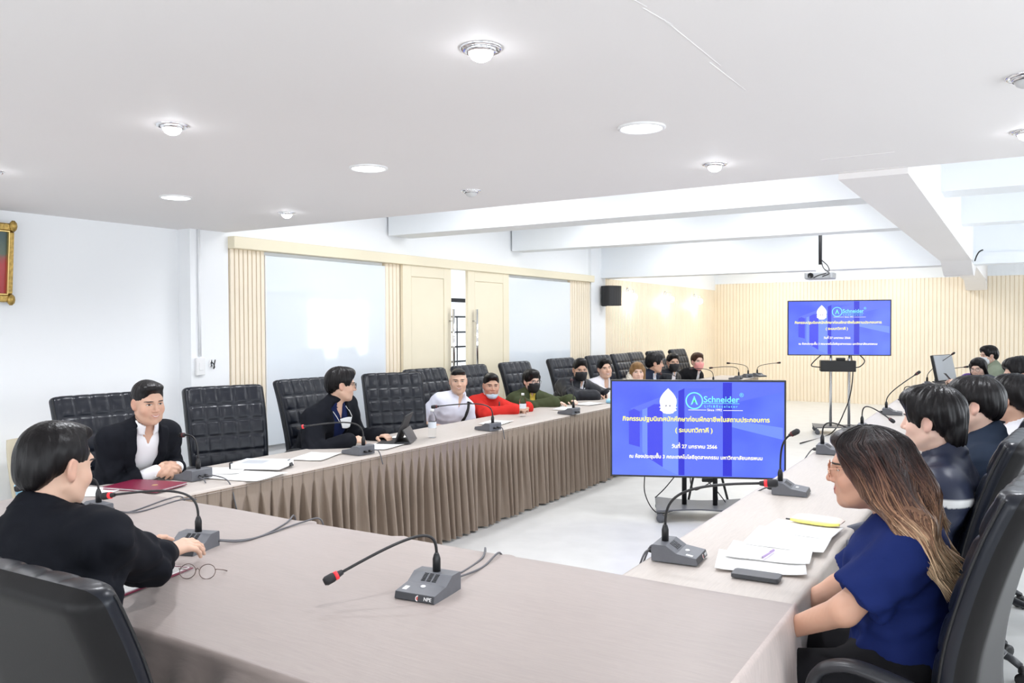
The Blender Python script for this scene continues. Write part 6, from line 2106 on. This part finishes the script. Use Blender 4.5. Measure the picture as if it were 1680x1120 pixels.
# --- woman in olive green
person('woman in olive green jacket over yellow top with a black mask', (-4.72, 7.66, 0.56), (-4.42, 7.55, 0.999), -10, -26, -5, 0, sw=0.150, fem=True, skin=SK_C, v=0.0085, vh=0.0056,
       arms=({'hand': (-4.08, 7.78, 0.785), 'hint': (-0.1, 0.9, -0.5), 'dir': (0.8, -0.4, 0), 'curl': 0.4}, {'hand': (-4.10, 7.46, 0.785), 'hint': (-0.1, -0.9, -0.5), 'dir': (0.7, 0.5, 0), 'curl': 0.4}),
       outfit=jacket((0.060, 0.072, 0.035), (0.75, 0.55, 0.10), -0.16, 0.20, 0.045, loose=0.022), hair={'vol': 0.004, 'amp': 0.003, 'nape': -0.07, 'side': -0.05, 'face': (0.125, -0.055, 0.078, 0.118), 'ears': False,
       'add': [(ell((-0.10, 0.055, 0.02), (0.045, 0.045, 0.045)), 0.02), (cap((0.05, 0.062, 0.05), (0.035, 0.074, -0.03), 0.016, 0.010), 0.02)]}, mask='black', eyes=0.7, glasses='dark_wire')
# --- man in bomber jacket
def x6(I):
    band(I, 'lanyard', [(0.04, 0.16), (0.02, 0.05), (0.0, -0.12)], 0.006, 'paper_blue')
    band(I, 'chest_emblem', [(0.085, 0.07), (0.10, 0.05), (0.095, 0.02)], 0.006, 'print_white')
person('man in black bomber jacket with white shirt front and black mask', (-4.68, 8.62, 0.57), (-4.33, 8.52, 1.076), -20, -48, -8, 0, sw=0.180, bulk=1.05, skin=SK_B, v=0.0085, vh=0.0056, hs=1.04,
       arms=({'hand': (-4.05, 8.70, 0.785), 'hint': (-0.1, 0.9, -0.4), 'dir': (0.5, -0.8, 0), 'curl': 0.5}, {'hand': (-4.08, 8.38, 0.785), 'hint': (-0.1, -1.0, -0.2), 'dir': (0.5, 0.8, 0), 'curl': 0.5}),
       outfit=jacket((0.012, 0.013, 0.018), (0.70, 0.72, 0.78), -0.20, 0.13, 0.035, m_='nylon_attr', loose=0.026), hair={'vol': -0.001, 'amp': 0.002, 'side': -0.012, 'add': [(ell((0.03, 0, 0.115), (0.06, 0.055, 0.022)), 0.02)]}, mask='black', eyes=0.6, extra=x6)
# --- smiling young man
person('smiling young man in open white shirt next to the large screen edge', (-4.66, 9.40, 0.57), (-4.40, 9.33, 1.05), -22, -42, 0, 8, sw=0.168, skin=SK_A, v=0.010, vh=0.0068, hs=1.05,
       arms=({}, {'hand': (-4.08, 9.25, 0.785), 'hint': (-0.1, -0.9, -0.5), 'dir': (0.9, 0.2, 0)}),
       outfit=shirt((0.76, 0.75, 0.80), 0.9, True, (-0.10, 0.18, 0.045)), hair={'vol': 0.002, 'amp': 0.003, 'nape': -0.09, 'add': [(ell((-0.085, 0, -0.07), (0.03, 0.05, 0.05)), 0.02)]}, mouth='grin', eyes=0.45)
# --- far left end
def furhood(I):
    Fh = Field(I['nb'] - 0.28, I['nb'] + 0.28, 0.009)
    for k in range(15):
        a = 2 * PI * k / 15
        p = I['nb'] + I['f'] * 0.085 * math.cos(a) + I['l'] * 0.125 * math.sin(a) + V3(0, 0, 0.030 - 0.045 * math.cos(a))
        Fh.add(ell(p, (0.045, 0.045, 0.042)), 0.02)
    Vh, Qh = Fh.nets()
    Vh = Vh + 0.006 * np.sin(Vh * 230 + np.roll(Vh, 1, 1) * 170)
    put('fur_collar', np_mesh('fur_collar', Vh, Qh, 'cloth_attr', np.tile(np.array((0.72, 0.66, 0.58)), (len(Vh), 1))), I['root'])
person('woman with light brown hair and pale fur collar behind the screen top', (-4.56, 10.10, 0.56), (-4.25, 10.02, 0.968), -30, -58, 0, 0, sw=0.150, fem=True, skin=SK_C, v=0.010, vh=0.0068, hs=1.08,
       outfit=[g_('jacket', (0.55, 0.49, 0.42), 0.022, sleeve=1.0, loose=0.02, wr=0.006)], hair={'vol': 0.004, 'amp': 0.003, 'face': (0.125, -0.052, 0.078, 0.118), 'ears': False, 'long': True, 'drop': 0.1,
       'add': [(cap((0.01, 0.072, 0.03), (0.0, 0.078, -0.12), 0.025, 0.022), 0.03), (cap((0.01, -0.072, 0.03), (0.0, -0.078, -0.12), 0.025, 0.022), 0.03), (cap((-0.07, 0, 0.02), (-0.08, 0, -0.13), 0.05, 0.05), 0.03)]},
       hair_col=(0.23, 0.13, 0.055), mouth='talk', eyes=0.7, extra=furhood)
person('young man with fluffy dark hair in profile at the far left end', (-4.60, 10.70, 0.57), (-4.25, 10.64, 1.065), 0, 24, -6, 0, sw=0.168, skin=SK_B, v=0.010, vh=0.0068, hs=1.08,
       outfit=jacket((0.018, 0.024, 0.045), (0.55, 0.62, 0.72), -0.12, 0.2, 0.05), hair={'vol': 0.012, 'amp': 0.005, 'side': -0.045, 'nape': -0.095})
person('far man with black mask and open dark jacket', (-4.60, 11.40, 0.57), (-4.25, 11.33, 1.045), -25, -50, -3, 0, sw=0.172, skin=SK_B, v=0.010, vh=0.0068, hs=1.08,
       outfit=jacket((0.014, 0.016, 0.022), (0.70, 0.68, 0.70), -0.2, 0.22, 0.05, m_='nylon_attr', loose=0.022), hair={'vol': 0.0, 'amp': 0.003}, mask='black', eyes=0.6)
person('far person with brown hair and pink mask at the row end', (-4.60, 12.48, 0.57), (-4.25, 12.40, 1.015), -25, -45, 0, 0, sw=0.160, skin=SK_C, v=0.010, vh=0.0068, hs=1.10,
       outfit=jacket((0.012, 0.012, 0.014), (0.60, 0.60, 0.62), -0.15, 0.18, 0.04), hair={'vol': 0.004, 'amp': 0.003, 'side': -0.02}, hair_col=(0.05, 0.022, 0.014), mask='pink', eyes=0.7)

# --- right row, nearest: woman in navy polo with long fading hair
RB1 = V3(-0.29, 2.62, 0.0)
hw_ = lambda *p: V3(*p) - RB1
chains = [[(-0.340, 2.560, 1.20), (-0.305, 2.530, 1.11), (-0.235, 2.452, 1.045), (-0.165, 2.440, 0.955), (-0.125, 2.480, 0.845)],
          [(-0.300, 2.640, 1.20), (-0.240, 2.610, 1.10), (-0.155, 2.575, 1.01), (-0.105, 2.560, 0.92), (-0.085, 2.560, 0.83)],
          [(-0.335, 2.715, 1.18), (-0.280, 2.740, 1.08), (-0.195, 2.74, 1.00), (-0.13, 2.72, 0.90)]]
radii = [[0.050, 0.045, 0.040, 0.036, 0.018], [0.058, 0.055, 0.050, 0.038, 0.016], [0.048, 0.044, 0.036, 0.016]]
wp = []
for c_, r_ in zip(chains, radii):
    for i in range(len(c_) - 1):
        wp.append((cap(hw_(*c_[i]), hw_(*c_[i + 1]), r_[i], r_[i + 1]), 0.05))
def ombre(P, lock, j=0.0):
    z = P[:, 2] + 0.02 * lock + j
    stops = [(0.78, (0.22, 0.14, 0.08)), (0.86, (0.52, 0.38, 0.25)), (0.95, (0.52, 0.37, 0.235)), (1.05, (0.25, 0.135, 0.08)), (1.15, (0.060, 0.028, 0.022)), (1.24, (0.020, 0.014, 0.014)), (1.32, (0.012, 0.011, 0.012))]
    zs = [s[0] for s in stops]
    col = np.stack([np.interp(z, zs, [s[1][i] for s in stops]) for i in range(3)], 1)
    return col * (1 + 0.22 * lock)[:, None]
def strands(I):
    """separate locks drawn down over the hair mass, each a tapering ribbon"""
    r = np.random.RandomState(4)
    b = MB(); colr = []
    H, base = I['H'], I['base']
    from mathutils.bvhtree import BVHTree
    hm = [k for k in I['root'].children if k.name.split('.')[0] == 'hair'][0].data
    bvh = BVHTree.FromPolygons([q.co.copy() for q in hm.vertices], [tuple(q.vertices) for q in hm.polygons])
    for n in range(760):
        ci = r.choice([0, 0, 0, 1, 1, 2])
        c_ = [V3(p) - base for p in chains[ci]]; rr_ = radii[ci]
        if ci < 2:
            wm = r.uniform(0, 1); m0 = min(len(chains[0]), len(chains[1]))
            c_ = [(V3(chains[0][i]) * (1 - wm) + V3(chains[1][i]) * wm) - base for i in range(m0)]; rr_ = [radii[0][i] * (1 - wm) + radii[1][i] * wm for i in range(m0)]
        th = math.radians(r.uniform(-70, 130) if ci == 0 else r.uniform(10, 160) if ci == 1 else r.uniform(60, 200))
        e1, e2 = V3(0, -1, 0), V3(1, 0, 0)
        d = e1 * math.cos(th) + e2 * math.sin(th)
        # over the skull: from the parting down the side
        thd = math.degrees(th)
        azd = (40 + (thd + 70) / 200 * 125 if ci == 0 else 130 + (thd - 10) / 150 * 90 if ci == 1 else -55 - (200 - thd) / 140 * 100) + r.uniform(-10, 10)
        pts = []
        for q in (0.10, 0.38, 0.66, 0.90):
            el = math.radians(88 - 80 * q)
            az = math.radians(azd)
            pts.append(H((-0.016 + 0.1125 * math.cos(el) * math.cos(az), 0.0935 * math.cos(el) * math.sin(az), 0.040 + 0.098 * math.sin(el))))
        j = r.uniform(0.98, 1.16)
        stop = r.choice([len(c_), len(c_), len(c_) - 1])
        for i in range(1, stop):
            pts.append(c_[i] + d * rr_[i] * j + r.normal(0, 0.003, 3) + V3(0, 0, r.uniform(-0.03, 0.01) if i == stop - 1 else 0))
        P = catmull(pts, 5)
        m_ = len(P)
        lift = r.uniform(0.0016, 0.0042)
        for k in range(m_):
            sk_ = max(0.0, min(1.0, (P[k].z - (I['hc'][2] - 0.06)) / 0.08))
            out = (Vector(d) * (1 - sk_) + (P[k] - Vector(I['hc'])).normalized() * sk_).normalized()
            near_, nn_, _i, _d = bvh.ray_cast(P[k] + out * 0.15, -out, 0.16)
            if near_ is None: near_, nn_, _i, _d = bvh.find_nearest(P[k] + out * 0.02)
            t_ = max(0.0, (k / (m_ - 1) - 0.88) / 0.12)
            P[k] = (near_ + nn_ * lift).lerp(P[k], t_ * 0.6)
        for _s in range(1):
            P = [P[0]] + [(P[k - 1] + P[k] * 2 + P[k + 1]) / 4 for k in range(1, m_ - 1)] + [P[-1]]
        w_ = [r.uniform(0.5, 1.0) * 0.0034 * (0.5 + 0.7 * math.sin(PI * min(1, 0.15 + 0.85 * k / (m_ - 1)))) for k in range(m_)]
        n0 = len(b.v)
        b.tube(P, w_, 4, flat=(tuple(np.cross(d, (0, 0, 1))), 0.0010))
        jit = r.uniform(-0.05, 0.06); tone = r.choice([0.65, 0.8, 1.0, 1.15, 1.5])
        for p in b.v[n0:]: colr.append((p[2], jit, tone))
    me = b.data('hair_strands', 'hair')
    colr = np.array(colr)
    P = np.zeros((len(colr), 3)); P[:, 2] = colr[:, 0] + colr[:, 1]
    cc = ombre(P, np.zeros(len(colr))) * colr[:, 2:3]
    a_ = me.color_attributes.new('Col', 'FLOAT_COLOR', 'POINT')
    a_.data.foreach_set('color', np.concatenate([np.clip(cc, 0.003, 1), np.ones((len(cc), 1))], 1).astype(np.float32).ravel())
    o = put('hair_strands', me, I['root']); o['kind'] = 'stuff'
person('woman in navy polo shirt with long dark to blond hair and glasses', tuple(RB1 + V3(0, 0, 0.60)), (-0.385, 2.64, 1.162), 184, 188, -4, 0, sw=0.152, bulk=1.06, fem=True, nbo=(0.062, 0, 0.028), skin=(0.58, 0.33, 0.23), v=0.0062, vh=0.0036,
       arms=({'hand': (-0.605, 2.53, 0.665), 'elbow': (-0.405, 2.41, 0.80), 'dir': (-0.9, 0.1, -0.2), 'curl': 0.3}, {'hand': (-0.70, 2.72, 0.61), 'hint': (0.2, 0.8, -0.6), 'dir': (-0.9, -0.25, -0.2), 'curl': 0.3}),
       outfit=[g_('polo_shirt', (0.010, 0.020, 0.105), 0.008, sleeve=0.78, collar=('c', 0.066, 0.020, 0.3), loose=0.016, wr=0.006)],
       hair={'vol': 0.001, 'long': True, 'drop': 0.36, 'world': wp, 'ears': False, 'colfn': ombre, 'amp': 0.0014, 'face': (0.118, -0.048, 0.080, 0.132), 'v': 0.0055,
             'add': [(cap((0.045, 0.064, 0.050), (0.000, 0.076, -0.06), 0.016, 0.020), 0.05), (cap((0.045, -0.064, 0.050), (0.000, -0.076, -0.06), 0.016, 0.020), 0.05)]},
       mouth='grin', eyes=0.55, glasses='gold_wire', extra=strands)
def stripe(P, q, c):
    return c
def x_r2(I):
    pass
def strip_pattern(Vg, q, cc):
    return cc
def r2_pattern(V_, q, cc):
    h = q[:, 2]; top = h.max()
    back = q[:, 0] < np.median(q[:, 0]) + 0.02
    m_ = (np.abs(h - (top - 0.185)) < 0.013) & back
    cc = cc.copy(); cc[m_] = (0.62, 0.62, 0.62); return cc
person('man with thick black hair in dark jacket with a pale stripe, right row', (-0.27, 3.55, 0.60), (-0.279, 3.522, 1.224), 182, 170, -2, 0, sw=0.180, bulk=1.05, skin=SK_C, v=0.0065, vh=0.0042,
       outfit=jacket((0.020, 0.025, 0.048), (0.7, 0.7, 0.72), -0.15, 0.18, 0.04, m_='nylon_attr', loose=0.018, collar=0.074, pattern=r2_pattern, hh=0.030), hair={'vol': 0.012, 'amp': 0.0045, 'nape': -0.115, 'side': -0.030, 'face': (0.135, -0.05, 0.084, 0.118), 'add': [(ell((-0.085, 0, -0.055), (0.035, 0.058, 0.060)), 0.02), (ell((0.075, 0, 0.085), (0.035, 0.05, 0.028)), 0.02)]}, eyes=0.6)
def x_r3(I):
    band(I, 'green_lanyard', [(0.06, 0.16), (0.05, 0.04), (0.02, -0.10)], 0.006, 'slide_green_cloth')
mat('slide_green_cloth', (0.02, 0.28, 0.12), 0.6)
person('second young man on the right row, pale face in profile', (-0.20, 4.30, 0.60), (-0.16, 4.266, 1.226), 182, 176, -2, 0, sw=0.175, skin=SK_C, v=0.007, vh=0.0045,
       outfit=jacket((0.016, 0.024, 0.042), (0.6, 0.62, 0.66), -0.15, 0.18, 0.04), hair={'vol': 0.008, 'amp': 0.003, 'nape': -0.09, 'face': (0.138, -0.05, 0.088, 0.112), 'add': [(ell((0.078, 0, 0.075), (0.035, 0.055, 0.028)), 0.02)]}, eyes=0.6, extra=x_r3)
person('third young man on the right row, seen from behind, dark hair', (-0.10, 5.16, 0.60), (-0.017, 5.153, 1.187), 180, 152, -4, 0, sw=0.172, skin=SK_B, v=0.0085, vh=0.0056,
       outfit=shirt((0.72, 0.72, 0.76), 0.9), hair={'vol': 0.012, 'amp': 0.004, 'nape': -0.10})
person('man half cut by the right edge, dark hair, bent forward', (-0.06, 7.0, 0.60), (0.014, 7.053, 1.215), 182, 200, -12, 0, sw=0.172, skin=SK_A, v=0.0085, vh=0.0056,
       outfit=jacket((0.016, 0.016, 0.02), (0.5, 0.5, 0.55)), hair={'vol': 0.010, 'amp': 0.004, 'nape': -0.09}, eyes=0.6)
def x_r6(I):
    ph = None
person('smiling woman with long black hair and glasses at the far right', (-0.25, 11.30, 0.58), (-0.397, 11.38, 1.048), 205, 250, -12, 4, sw=0.150, fem=True, skin=SK_C, v=0.010, vh=0.0068,
       arms=({'hand': (-0.60, 11.20, 0.86), 'hint': (0.3, -0.6, -0.7), 'dir': (-0.8, 0.1, 0.4), 'curl': 0.7, 'norm': (0.4, -0.6, 0.6)}, {'hand': (-0.62, 11.34, 0.86), 'hint': (0.3, 0.6, -0.7), 'dir': (-0.8, -0.1, 0.4), 'curl': 0.7}),
       outfit=[g_('top', (0.10, 0.105, 0.125), 0.016, sleeve=1.0, collar=('c', 0.058, 0.014, 0.3), loose=0.010)],
       hair={'vol': 0.004, 'long': True, 'drop': 0.3, 'ears': False, 'amp': 0.002, 'face': (0.122, -0.050, 0.080, 0.124),
             'add': [(cap((0.02, 0.070, 0.04), (-0.02, 0.085, -0.14), 0.024, 0.026), 0.03), (cap((-0.02, 0.085, -0.14), (-0.01, 0.095, -0.30), 0.026, 0.014), 0.03), (cap((0.02, -0.070, 0.04), (-0.03, -0.085, -0.14), 0.024, 0.026), 0.03), (cap((-0.03, -0.085, -0.14), (-0.03, -0.090, -0.28), 0.026, 0.014), 0.03), (cap((-0.07, 0, 0.02), (-0.09, 0, -0.24), 0.06, 0.05), 0.04)]},
       mouth='smile', eyes=0.4, glasses='bronze_wire')
hp = thing('mobile_phone', 'phone held up by the smiling woman at the far right', 'phone', (-0.705, 11.27, 0.93), math.radians(20))
b = MB(); b.box(-0.005, 0.004, -0.036, 0.036, -0.07, 0.075, 0.003); o = b.build('phone_body', 'black_plastic', hp); o.rotation_euler = (0, math.radians(-40), 0)
b = MB(); b.box(-0.0065, -0.005, -0.01, 0.02, 0.04, 0.065); o = b.build('camera_bump', 'mic_front', hp); o.rotation_euler = (0, math.radians(-40), 0)
person('man in sage green jacket and white mask at the far right end', (-0.20, 12.38, 0.60), (-0.315, 12.374, 1.17), 190, 206, -8, 0, sw=0.180, bulk=1.1, skin=SK_A, v=0.010, vh=0.0068,
       outfit=jacket((0.27, 0.31, 0.23), (0.3, 0.3, 0.3), loose=0.02, hh=0.036), hair={'vol': 0.008, 'amp': 0.004}, mask='white', eyes=0.6)

# --- foreground: man in black suit seen from behind
person('man in black suit seen from behind, holding the microphone base', (-2.10, 1.16, 0.60), (-2.276, 1.266, 1.214), 112, 96, -10, 0, sw=0.182, bulk=1.1, skin=SK_A, v=0.0062, vh=0.004,
       arms=({'hand': (-2.600, 1.690, 0.818), 'hint': (-0.8, -0.1, -0.4), 'dir': (-0.25, 0.95, 0.05), 'norm': (-0.7, -0.1, 0.6), 'curl': 0.30, 'fine': 0.0036, 'thumb': 0.1},
             {'hand': (-2.475, 1.735, 0.825), 'hint': (0.8, 0.0, -0.6), 'dir': (0.12, 0.97, 0.12), 'norm': (0.25, -0.15, 0.95), 'curl': 0.36, 'fine': 0.0036}),
       outfit=suit(0.028), hair={'vol': -0.002, 'amp': 0.0016, 'nape': -0.100, 'side': -0.045, 'face': (0.120, -0.040, 0.086, 0.138), 'cut': [(ell((0.085, -0.05, 0.085), (0.05, 0.03, 0.04)), 0.01), (ell((0.085, 0.05, 0.085), (0.05, 0.03, 0.04)), 0.01)]}, eyes=0.6)
